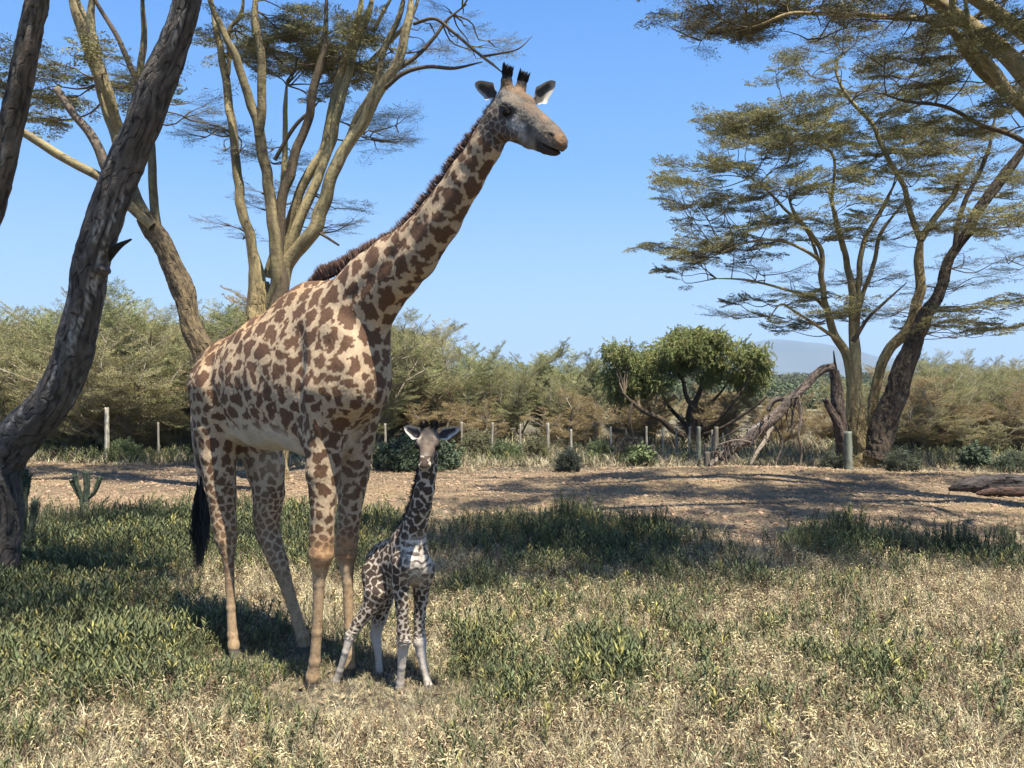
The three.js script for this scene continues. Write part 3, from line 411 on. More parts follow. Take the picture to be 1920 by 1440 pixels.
// far wood that reads as one mass
{
  const r = rng(55), m = new MB(); for (let i = 0; i < 620; i++) { const a = r() * 6.283, e = Math.acos(r() * 1.6 - .6), k = .75 + .3 * r(), P = V(Math.sin(e) * Math.cos(a) * k, .62 + Math.cos(e) * .4 * k, Math.sin(e) * Math.sin(a) * k), d = V(r() - .5, r() - .2, r() - .5).normalize(), s = V(r() - .5, r() - .5, r() - .5).cross(d).normalize(), v = .7 + .6 * r(); m.leaf(P, d, s, .13, .085, [.105 * v, .112 * v, .055 * v]); }
  const N = 1500, im = new THREE.InstancedMesh(m.geo(), M.leaf, N), mt = new THREE.Matrix4(), q = new THREE.Quaternion(), c = new THREE.Color();
  for (let i = 0; i < N; i++) { const D = 62 + Math.pow(r(), 1.6) * 420, x = (r() * 1.5 - .75) * D, h = (1.0 + 1.5 * r()) * (1 + 2.2 * smooth(100, 400, D)), w = h * (.7 + .5 * r()); q.setFromAxisAngle(V(0, 1, 0), r() * 6.28); mt.compose(V(x, -.3, -D), q, V(w, h, w)); im.setMatrixAt(i, mt); const v = .7 + .6 * r(), g = r(); im.setColorAt(i, c.setRGB(v * (1 - .2 * g), v, v * (1 - .1 * g))); }
  im.name = 'distant_scrub'; tag(im, 'distant dark green scrub below the blue mountain', 'scrub', null, 'stuff'); scene.add(im);
}
// leafy green tree with drooping foliage in the middle distance
{
  const D = 28.5, b = ground(1298, 839), T = new Tree('pepper_tree', 'leafy bright green round tree with dark spreading stems right of the middle', 'tree', b, { seed: 61, bark: (s) => barkGrey([.03, .024, .018], [.14, .105, .07], s) });
  const L = (p) => T.limb('limb', p.map(([x, y, w, d]) => [x, y, D + (d ?? 0), w / 2 / FOC * D]), { rough: .15 });
  T.limb('trunk', [[1300, 845, D, .26], [1298, 810, D, .21], [1297, 778, D, .19], [1301, 757, D, .15]]);
  L([[1301, 765, 11], [1287, 745, 8], [1280, 718, 7], [1265, 690, 5]]); L([[1300, 762, 12], [1312, 735, 9], [1322, 712, 7], [1330, 680, 5]]);
  L([[1296, 806, 10], [1275, 785, 8, .4], [1255, 763, 7, .6], [1238, 730, 5, .8], [1225, 700, 4, 1]]); L([[1296, 826, 13], [1262, 806, 12, -.5], [1238, 785, 10, -.8], [1206, 770, 8, -1], [1185, 754, 6, -1.2], [1166, 735, 4, -1.2]]);
  L([[1185, 755, 5, -1.2], [1180, 785, 5, -1.3], [1187, 815, 4, -1.3]]); L([[1304, 812, 11], [1335, 795, 9, -.4], [1358, 772, 7, -.6], [1390, 733, 5, -.8], [1405, 700, 4, -.8]]);
  L([[1310, 818, 7], [1350, 803, 6, -.9], [1398, 774, 5, -1.2], [1438, 744, 3, -1.4]]); L([[1300, 790, 7, .3], [1325, 765, 6, .8], [1352, 735, 5, 1], [1372, 705, 4, 1.1]]);
  const m = new MB(), r = rng(62);                    // a hanging string of narrow leaves
  { let P = V(0, 0, 0); const pts = [P.clone()]; for (let i = 1; i < 6; i++) { P.add(V((r() - .5) * .05 + .02, -.09 + .03 * (i < 2), (r() - .5) * .05)); pts.push(P.clone()); } m.tube(pts, [.006, .003], { seg: 3, step: .1, col: [.09, .08, .04] });
    for (let i = 0; i < 60; i++) { const t = r() * 4.99, a = Math.floor(t), q = pts[a].clone().lerp(pts[a + 1], t - a), d = V(r() - .5, -.35 - .5 * r(), r() - .5).normalize(), s = V(r() - .5, r() - .5, r() - .5).cross(d).normalize(), k = .65 + .7 * r(); m.leaf(q, d, s, .055 + .05 * r(), .015 + .01 * r(), [.25 * k, .29 * k, .095 * k]); } }
  const geo = m.geo(), list = [];
  const blobs = [[1290, 652, .8, .5], [1255, 662, .7, .45], [1325, 655, .75, .45], [1222, 675, .65, .45], [1360, 662, .7, .45], [1195, 690, .6, .4], [1390, 680, .65, .45], [1172, 672, .5, .4], [1418, 672, .45, .35], [1432, 692, .35, .3], [1155, 700, .45, .4], [1168, 728, .4, .3], [1210, 715, .6, .35], [1250, 700, .7, .4], [1295, 690, .7, .4], [1340, 695, .7, .4], [1380, 712, .6, .3], [1412, 712, .4, .3], [1275, 640, .5, .3], [1305, 636, .5, .3], [1345, 642, .45, .3], [1235, 728, .5, .25], [1330, 718, .5, .25], [1185, 745, .3, .25], [1146, 668, .35, .3], [1160, 748, .35, .3], [1150, 722, .4, .3], [1400, 732, .4, .25], [1428, 716, .35, .25], [1205, 738, .45, .25], [1268, 675, .6, .4], [1310, 672, .6, .4]];
  for (const [px, py, R, h] of blobs) { const c = at(px, py, D + (r() - .5) * 1.6); for (let i = 0; i < 560 * R; i++) { const a = r() * 6.283, e = Math.acos(1 - 2 * r()), k = Math.pow(r(), .45) * (1 + .55 * n3(Math.cos(a) * 2 + px, e * 2.5, Math.sin(a) * 2)); if (n3(Math.cos(a) * 4 + px, e * 5, Math.sin(a) * 4) < -.25) continue; list.push(V(c.x + Math.sin(e) * Math.cos(a) * k * R, c.y + Math.cos(e) * k * h + .15, c.z + Math.sin(e) * Math.sin(a) * k * R * 1.1)); } const nr = T.nearest(c); for (let i = 0; i < 5; i++) T.twigs(nr, list[list.length - 1 - Math.floor(r() * 100)], .02, .006); }
  const im = new THREE.InstancedMesh(geo, M.leaf, list.length), mt = new THREE.Matrix4(), q = new THREE.Quaternion(), e = new THREE.Euler(), c = new THREE.Color();
  list.forEach((P, i) => { e.set((r() - .5) * 3.4, r() * 6.28, (r() - .5) * 3.4); q.setFromEuler(e); const s = .5 + .45 * r(); mt.compose(P.clone().sub(b), q, V(s, s, s)); im.setMatrixAt(i, mt); const k = .7 + .6 * r(), y = .9 + .3 * r(); im.setColorAt(i, c.setRGB(k * y, k, k)); });
  im.name = 'foliage'; im.userData.kind = 'stuff'; T.g.add(im); T.done();
}
// ---------- bodies as one continuous surface ----------
// prims: {a,b,ra,rb,k} tapered capsules (s: side squeeze) or {c,R:[x,y,z],k,q} ellipsoids, in the animal's own axes (x forward, y up, z its right side)
function meshBody(prims, cell, lo, hi, keep) {
  const nx = Math.ceil((hi.x - lo.x) / cell) + 1, ny = Math.ceil((hi.y - lo.y) / cell) + 1, nz = Math.ceil((hi.z - lo.z) / cell) + 1;
  const F = new Float32Array(nx * ny * nz).fill(1e3), p = V(0, 0, 0), t = V(0, 0, 0);
  for (const q of prims) {
    const k = q.k ?? .05, mg = k + cell * 3;
    let mn, mx;
    if (q.c) { const R = Math.max(...q.R); mn = q.c.clone().subScalar(R + mg); mx = q.c.clone().addScalar(R + mg); }
    else { const R = Math.max(q.ra, q.rb) * Math.max(1, q.s ?? 1) + mg; mn = q.a.clone().min(q.b).subScalar(R); mx = q.a.clone().max(q.b).addScalar(R); }
    const i0 = Math.max(0, Math.floor((mn.x - lo.x) / cell)), i1 = Math.min(nx - 1, Math.ceil((mx.x - lo.x) / cell)), j0 = Math.max(0, Math.floor((mn.y - lo.y) / cell)), j1 = Math.min(ny - 1, Math.ceil((mx.y - lo.y) / cell)), k0 = Math.max(0, Math.floor((mn.z - lo.z) / cell)), k1 = Math.min(nz - 1, Math.ceil((mx.z - lo.z) / cell));
    let ba, L2, dr; const s = q.s ?? 1;
    if (!q.c) { ba = q.b.clone().sub(q.a); ba.z /= s; L2 = ba.lengthSq(); dr = q.rb - q.ra; }
    for (let c = k0; c <= k1; c++) for (let b = j0; b <= j1; b++) for (let a = i0; a <= i1; a++) {
      p.set(lo.x + a * cell, lo.y + b * cell, lo.z + c * cell); let d;
      if (q.c) {
        p.sub(q.c); if (q.q) p.applyQuaternion(q.q);
        const X = p.x / q.R[0], Y = p.y / q.R[1], Z = p.z / q.R[2], k0_ = Math.sqrt(X * X + Y * Y + Z * Z), k1_ = Math.sqrt((X / q.R[0]) ** 2 + (Y / q.R[1]) ** 2 + (Z / q.R[2]) ** 2);
        d = k0_ < 1e-6 ? -Math.min(...q.R) : k0_ * (k0_ - 1) / k1_;
      } else {
        p.sub(q.a); p.z /= s; const h = clamp(p.dot(ba) / L2); t.copy(ba).multiplyScalar(h); d = (p.distanceTo(t) - (q.ra + dr * h)) * Math.min(1, s * 1.15);
      }
      const o = (c * ny + b) * nx + a, f = F[o];
      if (q.cut) { const e = -d, h = Math.max(k - Math.abs(f - e), 0); F[o] = Math.max(f, e) + h * h / k / 4; }
      else { const h = Math.max(k - Math.abs(f - d), 0); F[o] = Math.min(f, d) - h * h / k / 4; }
    }
  }
  // surface nets
  const id = new Int32Array(F.length).fill(-1), P = [], sx = 1, sy = nx, sz = nx * ny, I = [];
  for (let c = 0; c < nz - 1; c++) for (let b = 0; b < ny - 1; b++) for (let a = 0; a < nx - 1; a++) {
    const o = (c * ny + b) * nx + a; let m = 0;
    for (let e = 0; e < 8; e++) if (F[o + (e & 1) * sx + (e >> 1 & 1) * sy + (e >> 2) * sz] < 0) m |= 1 << e;
    if (m === 0 || m === 255) continue;
    let X = 0, Y = 0, Z = 0, n = 0;
    for (let e = 0; e < 8; e++) for (let d = 0; d < 3; d++) {
      const g = e ^ (1 << d); if (g < e || (m >> e & 1) === (m >> g & 1)) continue;
      const f0 = F[o + (e & 1) * sx + (e >> 1 & 1) * sy + (e >> 2) * sz], f1 = F[o + (g & 1) * sx + (g >> 1 & 1) * sy + (g >> 2) * sz], t = f0 / (f0 - f1);
      X += (e & 1) + (d === 0 ? t : 0); Y += (e >> 1 & 1) + (d === 1 ? t : 0); Z += (e >> 2) + (d === 2 ? t : 0); n++;
    }
    id[o] = P.length / 3; P.push(lo.x + (a + X / n) * cell, lo.y + (b + Y / n) * cell, lo.z + (c + Z / n) * cell);
  }
  for (let c = 1; c < nz - 1; c++) for (let b = 1; b < ny - 1; b++) for (let a = 1; a < nx - 1; a++) {
    const o = (c * ny + b) * nx + a, s = F[o] < 0;
    const quad = (n, u, v) => { if ((F[o + n] < 0) === s) return; const A = id[o - u - v], B = id[o - v], D = id[o], E = id[o - u]; if (A < 0 || B < 0 || D < 0 || E < 0) return; if (keep && !(keep(P[A * 3], P[A * 3 + 1], P[A * 3 + 2]))) return; s ? I.push(A, B, D, A, D, E) : I.push(A, D, B, A, E, D); };
    quad(sx, sy, sz); quad(sy, sz, sx); quad(sz, sx, sy);
  }
  return { P, I };
}
function seedSpots(P, N, radius, sd) {                // points spread over the skin, apart by a distance that depends on the place
  const r = rng(sd), grid = new Map(), G = .12, out = [], key = (x, y, z) => (Math.floor(x / G) + 500) * 1e6 + (Math.floor(y / G) + 500) * 1e3 + Math.floor(z / G) + 500;
  const near = (x, y, z, fn) => { for (let a = -1; a < 2; a++) for (let b = -1; b < 2; b++) for (let c = -1; c < 2; c++) { const L = grid.get(key(x + a * G, y + b * G, z + c * G)); if (L) for (const s of L) fn(s); } };
  for (let i = 0; i < N; i++) {
    const k = Math.floor(r() * P.length / 3) * 3, x = P[k], y = P[k + 1], z = P[k + 2], R = radius(x, y, z); if (R <= 0) continue;
    let ok = true; near(x, y, z, s => { if (Math.hypot(s[0] - x, s[1] - y, s[2] - z) < Math.min(R, s[3] * 1.15)) ok = false; });
    if (!ok) continue; const s = [x, y, z, R, r()]; out.push(s); const q = key(x, y, z); (grid.get(q) ?? grid.set(q, []).get(q)).push(s);
  }
  return (x, y, z) => { let d1 = 9, d2 = 9, s1 = null; near(x, y, z, s => { const d = Math.hypot(s[0] - x, s[1] - y, s[2] - z) / s[3]; if (d < d1) { d2 = d1; d1 = d; s1 = s; } else if (d < d2) d2 = d; }); return [d1, d2, s1]; };
}
function finishBody(pieces, off, shade) {             // pieces of {P,I}; shade(x,y,z,nx,ny,nz) -> [r,g,b, lift]
  const P = [], I = []; for (const q of pieces) { const b = P.length / 3; for (const x of q.P) P.push(x); for (const i of q.I) I.push(i + b); }
  const g = new THREE.BufferGeometry(); g.setAttribute('position', new THREE.Float32BufferAttribute(P, 3)); g.setIndex(I); g.computeVertexNormals();
  const p = g.attributes.position.array, n = g.attributes.normal.array, c = new Float32Array(p.length);
  for (let i = 0; i < p.length; i += 3) { const s = shade(p[i], p[i + 1], p[i + 2], n[i], n[i + 1], n[i + 2]); c[i] = s[0]; c[i + 1] = s[1]; c[i + 2] = s[2]; for (let k = 0; k < 3; k++) p[i + k] += n[i + k] * s[3]; }
  g.setAttribute('color', new THREE.BufferAttribute(c, 3)); g.computeVertexNormals(); return g;
}
function frame(O, fx, fz) {                           // an animal's own axes on the ground: x forward, z right
  const l = Math.hypot(fx, fz), F = V(fx / l, 0, fz / l), R = V(-fz / l, 0, fx / l), eye = V(0, EYE, 0);
  return {
    O, turn: -Math.atan2(fz, fx),
    loc: (w) => { const d = w.clone().sub(O); return V(d.dot(F), d.y, d.dot(R)); },
    P(px, py, lat = 0) { const d = V((px - 960) / FOC, -(py - 720) / FOC, -1), t = (lat - R.dot(eye.clone().sub(O))) / R.dot(d); return this.loc(eye.clone().addScaledVector(d, t)); },
    D(px, py, D) { return this.loc(at(px, py, D)); },
  };
}
function headFrame(poll, muzzle, roll = 0) {
  const f = muzzle.clone().sub(poll).normalize(), r = V(-f.z, 0, f.x).normalize(), u = r.clone().cross(f).normalize(), R = r.clone().applyAxisAngle(f, roll), U = u.clone().applyAxisAngle(f, roll);
  const q = new THREE.Quaternion().setFromRotationMatrix(new THREE.Matrix4().makeBasis(f, U, R)).invert();
  return { f, u: U, r: R, q, to: (s, u, r) => poll.clone().addScaledVector(f, s).addScaledVector(U, u).addScaledVector(R, r), from: (x, y, z) => { const d = V(x, y, z).sub(poll); return [d.dot(f), d.dot(U), d.dot(R)]; } };
}
function ear(base, tip, front, width, colIn, colRim, colOut) {    // a cupped leaf with thickness; the hollow looks along front
  const m = new MB(), dir = tip.clone().sub(base), L = dir.length(); dir.normalize(); const side = dir.clone().cross(front).normalize(), fr = side.clone().cross(dir).normalize(), A = 14, B = 12;
  for (const back of [0, 1]) {
    const b0 = m.p.length / 3;
    for (let i = 0; i <= A; i++) for (let j = 0; j <= B; j++) {
      const t = i / A, s = j / B * 2 - 1, w = width * (.32 + .68 * smooth(0, .38, t)) * Math.sqrt(Math.max(0, 1 - Math.pow(t, 1.9))) + .001, ang = s * lerp(1.5, .8, smooth(0, .5, t)), R = w / .85;
      const q = base.clone().addScaledVector(dir, L * t).addScaledVector(side, R * Math.sin(ang)).addScaledVector(fr, R * (1 - Math.cos(ang)) - R * .6 + (back ? -.008 * Math.sqrt(1 - s * s + .02) - .004 : 0) - .02 * t * t);
      const rim = smooth(.5, .72, Math.abs(s)) + smooth(.78, .93, t), n = .85 + .3 * n3(q.x * 90, q.y * 90, q.z * 90);
      m.v(q.x, q.y, q.z, (back ? colOut : mix3(colIn, colRim, clamp(rim + .5 * smooth(.1, .5, s) * smooth(.2, .6, t)))).map(x => x * n));
    }
    for (let i = 0; i < A; i++) for (let j = 0; j < B; j++) { const a = b0 + i * (B + 1) + j; m.i.push(a, a + 1, a + B + 1, a + 1, a + B + 2, a + B + 1); }
  }
  return m.geo();
}
function hairs(list, sd) {                            // list of [root, tip, width, colour]
  const m = new MB(), r = rng(sd);
  for (const [a, b, w, c] of list) {
    const d = b.clone().sub(a), s = V(r() - .5, r() - .5, r() - .5).cross(d).normalize(), k = .7 + r() * .6, mid = a.clone().lerp(b, .55).addScaledVector(s, (r() - .5) * .2 * d.length());
    m.ribbon([a, mid, b], w, s, c.map(x => x * k));
  }
  return m.geo();
}
function eyeGeo(r) { const g = new THREE.SphereGeometry(r, 24, 16); return g; }

// ---------- the mother ----------
{
  const B = frame(V(-1.72, 0, -6.40), .757, .653), P = (x, y, l) => B.P(x, y, l), prims = [];
  const cap = (a, b, ra, rb, k = .06, s) => prims.push({ a, b, ra, rb, k, s }), ell = (c, R, k = .08, q) => prims.push({ c, R, k, q });
  const tilt = (deg) => new THREE.Quaternion().setFromAxisAngle(V(0, 0, 1), -deg * Math.PI / 180);
  // trunk
  ell(P(436, 722), [.40, .40, .29], .05, tilt(-20));
  ell(P(515, 716), [.62, .545, .37], .22, tilt(10));
  ell(P(592, 704), [.46, .625, .335], .25, tilt(8));
  ell(P(655, 672), [.32, .45, .25], .2, tilt(15));
  ell(P(572, 585), [.30, .17, .13], .2, tilt(30));
  ell(P(683, 712), [.15, .21, .17], .12, tilt(20));
  // neck
  const nk = [[648, 612, .345], [698, 543, .265], [738, 504, .222], [776, 473, .188], [823, 412, .15], [872, 336, .122], [910, 276, .108], [934, 226, .1]].map(([x, y, r]) => ({ p: P(x, y), r }));
  for (let i = 0; i < nk.length - 1; i++) cap(nk[i].p, nk[i + 1].p, nk[i].r, nk[i + 1].r, i ? .03 : .15, lerp(.68, .86, i / 6));
  // front legs
  const leg = (pts, k) => { const kf = (q) => q[3] * (q[3] < .07 ? .82 : q[3] < .125 ? 1.07 : 1); for (let i = 0; i < pts.length - 1; i++) cap(P(...pts[i].slice(0, 3)), P(...pts[i + 1].slice(0, 3)), kf(pts[i]), kf(pts[i + 1]), i ? .016 : k); };
  leg([[622, 735, .17, .19], [606, 835, .19, .118], [606, 890, .2, .105], [606, 960, .2, .082], [603, 1010, .2, .079], [602, 1040, .205, .081], [600, 1068, .205, .066], [598, 1095, .205, .048], [594, 1185, .205, .043], [590, 1240, .205, .048], [586, 1268, .205, .056], [583, 1300, .21, .052]], .14);
  leg([[672, 760, -.15, .17], [668, 835, -.17, .118], [664, 890, -.17, .105], [655, 960, -.15, .08], [651, 1008, -.15, .077], [649, 1036, -.145, .079], [650, 1064, -.145, .064], [652, 1092, -.145, .047], [654, 1175, -.14, .042], [655, 1225, -.14, .048], [654, 1248, -.14, .055], [654, 1276, -.14, .052]], .12);
  // hind legs
  leg([[418, 730, .13, .27], [409, 800, .16, .195], [409, 855, .18, .142], [415, 925, .18, .108], [421, 985, .18, .088], [424, 1012, .18, .079], [429, 1055, .18, .049], [433, 1140, .18, .04], [436, 1190, .18, .047], [438, 1210, .18, .054], [440, 1238, .185, .05]], .12);
  leg([[470, 770, -.12, .25], [486, 830, -.17, .19], [498, 870, -.19, .158], [504, 925, -.2, .122], [500, 970, -.2, .105], [502, 1000, -.2, .094], [523, 1055, -.21, .07], [541, 1110, -.21, .06], [558, 1165, -.215, .057], [568, 1195, -.22, .06], [572, 1228, -.22, .056]], .12);
  // hock points, elbows, shoulder blades
  ell(P(414, 1000, .18), [.06, .07, .035], .04); ell(P(489, 985, -.2), [.06, .075, .04], .04);
  ell(P(640, 690, .19), [.2, .3, .1], .14, tilt(18)); ell(P(596, 815, .17), [.12, .12, .09], .1);
  // head
  const H = headFrame(B.D(948, 196, 4.98), B.D(1072, 258, 4.62), 0), hl = (s, u, r) => H.to(s, u, r);
  const he = (s, u, r, R, k = .03) => prims.push({ c: hl(s, u, r), R, k, q: H.q });
  he(.06, -.02, 0, [.135, .125, .098], .05);
  cap(hl(.03, -.11, 0), hl(.30, -.118, 0), .08, .045, .05); cap(hl(.30, -.118, 0), hl(.44, -.115, 0), .045, .036, .03);
  cap(hl(.14, .0, 0), hl(.45, -.03, 0), .088, .055, .05);
  cap(hl(.34, -.06, 0), hl(.48, -.07, 0), .058, .055, .04);
  he(.505, -.062, 0, [.075, .062, .06], .03); he(.47, -.112, 0, [.078, .03, .04], .02);
  for (const e of [-1, 1]) {
    he(.125, .012, e * .078, [.062, .04, .034], .03); he(.16, -.085, e * .058, [.12, .07, .03], .04);
    cap(hl(.03, .06, e * .045), hl(.005, .125, e * .062), .046, .03, .045); cap(hl(.005, .125, e * .062), hl(-.015, .185, e * .068), .029, .026, .02);
    prims.push({ c: hl(.502, -.035, e * .05), R: [.03, .009, .014], k: .012, q: H.q, cut: true });
    cap(hl(.47, -.02, e * .036), hl(.53, -.045, e * .036), .02, .016, .02);
  }
  he(.15, .075, 0, [.07, .032, .04], .03);
  prims.push({ c: hl(.5, -.098, 0), R: [.1, .004, .07], k: .008, q: H.q, cut: true });
  const cutAt = hl(-.13, -.12, 0), cn = H.f.clone().multiplyScalar(.35).add(V(.55, .75, 0)).normalize();
  const above = (x, y, z) => (x - cutAt.x) * cn.x + (y - cutAt.y) * cn.y + (z - cutAt.z) * cn.z;
  const hc = hl(.18, 0, 0);
  const body = meshBody(prims, .0082, V(-1.5, -.02, -.62), V(2.35, 4.0, .62), (x, y, z) => above(x, y, z) < .012);
  const head = meshBody(prims, .0048, hc.clone().sub(V(.55, .5, .5)), hc.clone().add(V(.55, .42, .5)), (x, y, z) => above(x, y, z) > 0);
  // coat
  const knee = P(602, 1040, .2).y, headAt = (x, y, z) => above(x, y, z) > -.02;
  const radius = (x, y, z) => {
    if (headAt(x, y, z)) { const [s] = H.from(x, y, z); return s > .38 ? 0 : .038; }
    if (y < (x < 0 ? .42 : knee * .9)) return 0; if (y < 1.15) return .05; if (y < 1.6 && Math.abs(z) > .05) return lerp(.052, .095, (y - 1.15) / .45) * (x < -.35 ? .85 : 1);
    return y > 2.3 ? .126 - .022 * smooth(2.6, 3.6, y) : x < -.72 ? .085 : .104;
  };
  const spot = seedSpots([...body.P], 60000, radius, 11), spotH = seedSpots([...head.P], 16000, radius, 12);
  const cream = [.41, .30, .185], tan = [.43, .25, .105], white = [.50, .45, .37], brown = [.092, .043, .019], neckLine = nk.map(n => n.p);
  const lines = [[[556, 630, .3], [560, 700, .34], [566, 780, .34], [588, 850, .26], .05, .022], [[404, 680, .27], [410, 740, .3], [420, 800, .28], [436, 850, .22], .035, .022], [[640, 700, .26], [612, 760, .27], [600, 820, .28], .05, .014], [[738, 585, .12], [700, 630, .16], [688, 690, .16], [704, 740, .1], .04, .022], [[655, 560, .2], [720, 495, .17], [790, 415, .13], [860, 320, .11], .03, .010], [[700, 600, .2], [765, 520, .16], [830, 430, .13], .05, .010], [[470, 650, .33], [500, 740, .37], [520, 820, .3], .05, .008], [[440, 640, .25], [470, 690, .32], [455, 760, .32], .06, .012], [[600, 640, .28], [650, 660, .26], [690, 690, .2], .05, .012]].map(l => ({ p: l.slice(0, -2).map(q => P(...q)), r: l.at(-2) * 1.45, d: l.at(-1) })), seg_ = new THREE.Line3(), pt = V(0, 0, 0), cl = V(0, 0, 0);
  const grooves = (x, y, z) => { let s = 0; pt.set(x, y, z); for (const l of lines) { let m = 9; for (let i = 0; i < l.p.length - 1; i++) { seg_.set(l.p[i], l.p[i + 1]); seg_.closestPointToPoint(pt, true, cl); cl.z = lerp(cl.z, z, .6); m = Math.min(m, cl.distanceTo(pt)); } if (m < l.r * 3) s -= .75 * l.d * Math.exp(-((m / l.r) ** 2)) - .75 * l.d * .45 * Math.exp(-(((m - l.r * 1.6) / l.r) ** 2)); } return s; };
  const skin = finishBody([body, head], null, (x, y, z, nx, ny, nz) => {
    const isHead = headAt(x, y, z), fine = n3(x * 140, y * 60, z * 140), mid = n3(x * 22, y * 22, z * 22);
    let base, lift = .0018 * n3(x * 260, y * 120, z * 260), m = 0, dark = brown;
    const wa = y > 1.35 && !isHead ? .042 : .012, wb = y > 1.35 && !isHead ? .014 : .005, wf = 10, wg = 38, wx = x + wa * n3(x * wf, y * wf, z * wf) + wb * n3(x * wg, y * wg, z * wg), wy = y + wa * n3(x * wf + 9, y * wf, z * wf) + wb * n3(x * wg + 9, y * wg, z * wg), wz = z + wa * n3(x * wf, y * wf + 9, z * wf) + wb * n3(x * wg, y * wg + 9, z * wg);
    if (isHead) {
      const [s, u, r] = H.from(x, y, z), ar = Math.abs(r), top = smooth(.2, .75, nx * H.u.x + ny * H.u.y + nz * H.u.z);
      const net = n3(x * 34, y * 34, z * 34), fold = Math.abs(n3(x * 45 + 3, y * 45, z * 45));
      base = mix3([.36, .31, .245], [.17, .125, .08], top * (.75 + .5 * net));
      base = mix3(base, [.22, .14, .083], top * smooth(.12, .24, s) * (.8 + .6 * net));                     // ruddy bridge of the nose
      base = mix3(base, [.13, .115, .095], (1 - top) * smooth(.13, .2, s) * (1 - smooth(.34, .42, s)) * smooth(-.15, -.03, u) * .75);
      base = mix3(base, [.60, .56, .50], smooth(.05, .005, Math.hypot((s - .235) / 1.5, u + .075 + (s - .23) * .25) - .022 - .02 * net) * (1 - top));  // pale cheek
      base = mix3(base, [.185, .145, .10], smooth(.36, .44, s) * (.7 + .5 * net)); base = mix3(base, [.11, .085, .065], smooth(.36, .42, s) * (1 - smooth(.46, .5, s)) * smooth(.22, .05, fold) * .6);
      base = mix3(base, [.30, .16, .07], smooth(.47, .575, s + .035 * net) * smooth(-.11, -.03, u) * .8);
      base = mix3(base, [.05, .032, .025], smooth(-.088, -.098, u) * smooth(.38, .43, s) * .95);      // lower lip
      base = mix3(base, [.025, .018, .015], smooth(.036, .02, Math.hypot(s - .502, (u + .035) * 1.6, (ar - .052))) * .9); // nostril
      base = mix3(base, [.04, .032, .028], smooth(.075, .045, Math.hypot(s - .132, (u + .022) * 1.2, (ar - .1))) * .9);  // dark skin round the eye
      if (u > .085) base = mix3([.24, .15, .08], [.016, .012, .010], smooth(.125, .15, u + .01 * fine));
      const [d1, d2] = spotH(wx, wy, wz), gap = .16 + .12 * mid; m = smooth(gap, gap + .1, d2 - d1) * smooth(.32, .2, s + .05 * net) * smooth(.0, -.05, u) * (1 - top) * (s > .17 && u > -.1 ? .35 : .95);
      dark = [.065, .04, .028];
      lift += .0025 * n3(x * 60, y * 60, z * 60) * smooth(.3, .5, s) + .0015 * n3(x * 130, y * 130, z * 130);
      base = base.map(c => c * .56 * (1 + .25 * fine + .2 * mid + .3 * net));
    } else {
      const low = smooth(.95, .6, y), belly = smooth(-.25, -.75, ny) * smooth(1.3, 1.45, y) * smooth(2.0, 1.75, y), inner = smooth(.1, .7, -Math.sign(z) * nz) * smooth(1.75, 1.55, y);
      const back = smooth(.35, .8, ny) * smooth(1.9, 2.15, y) * smooth(.6, .2, x);
      base = mix3(cream, tan, back * .85); base = mix3(base, white, clamp(belly * .9 + inner * .2 + .75 * smooth(1.98, 1.8, y) * smooth(1.3, 1.5, y) * smooth(-.6, -.36, x) * smooth(.42, .22, x))); base = mix3(base, [.33, .225, .125], low);
      base = mix3(base, [.36, .19, .075], .75 * smooth(.2, .05, Math.abs(y - knee)) * (x > 0 ? 1 : .3)); base = mix3(base, [.16, .085, .04], .5 * smooth(.12, .03, Math.abs(y - knee + .05)) * smooth(.1, .5, n3(x * 30, y * 60, z * 30)) * (x > 0 ? 1 : 0));
      const [d1, d2, s1] = spot(wx, wy, wz), legs = smooth(1.35, .9, y), gap = .27 + .2 * mid * (1 - .5 * legs) + .34 * n3(x * 24 + 5, y * 24, z * 24) * (1 - .7 * legs) + .24 * n3(x * 58, y * 58, z * 58) + .1 * belly;
      m = s1 ? smooth(gap, gap + .07, d2 - d1) * smooth(.92 - .1 * legs, .82 - .12 * legs, d1 + .25 * n3(x * 21, y * 21, z * 21) * (1 - legs)) : 0;
      m *= 1 - smooth(.2, .7, belly) * .93; m *= 1 - inner * .2; m *= 1 - .9 * smooth(1.95, 1.78, y + .06 * mid) * smooth(1.3, 1.5, y) * smooth(-.6, -.36, x) * smooth(.42, .22, x); m *= x < 0 ? smooth(.42, .75, y) : smooth(knee * .92, knee * 1.12, y);
      dark = mix3(brown, [.118, .06, .028], clamp((s1 ? s1[4] : 0) * .8 + back * .5)); if (s1) dark = mix3([.135, .07, .032], dark, smooth(.05, .3, d2 - d1));
      dark = mix3(dark, [.17, .095, .048], legs * .7);
      if (y < knee * .9) { const spk = smooth(.1, .5, n3(x * 50, y * 40, z * 50) + .3 * n3(x * 14, y * 9, z * 14)); base = mix3(base, [.19, .115, .058], spk * .5); }
      // wrinkles round the knees, loose skin at shoulder and flank, hoof
      const kz = smooth(.13, .02, Math.abs(y - knee)); if (x > 0 && y < .8) lift += .010 * kz * Math.sin(y * 150 + 6 * n3(x * 20, y * 20, z * 20)) + .003 * kz * n3(x * 70, y * 70, z * 70);
      if (z > 0 && y > 1.3) lift += grooves(x, y, z); lift += .009 * fbm(x * 9, y * 5, z * 9, 3) * smooth(1.1, 1.5, y) - .008 * smooth(.55, .9, n3(x * 13 + y * 5, y * 4, z * 6)) * smooth(1.5, 1.7, y) * smooth(2.3, 2.0, y);
      if (y < .085) base = [.09, .075, .06];
      base = base.map(c => c * (1 + .2 * fine + .13 * mid + .1 * n3(x * 5, y * 5, z * 5)));
    }
    const k = 1 + .22 * fine; return [...mix3(base, dark.map(c => c * k), m), lift];
  });
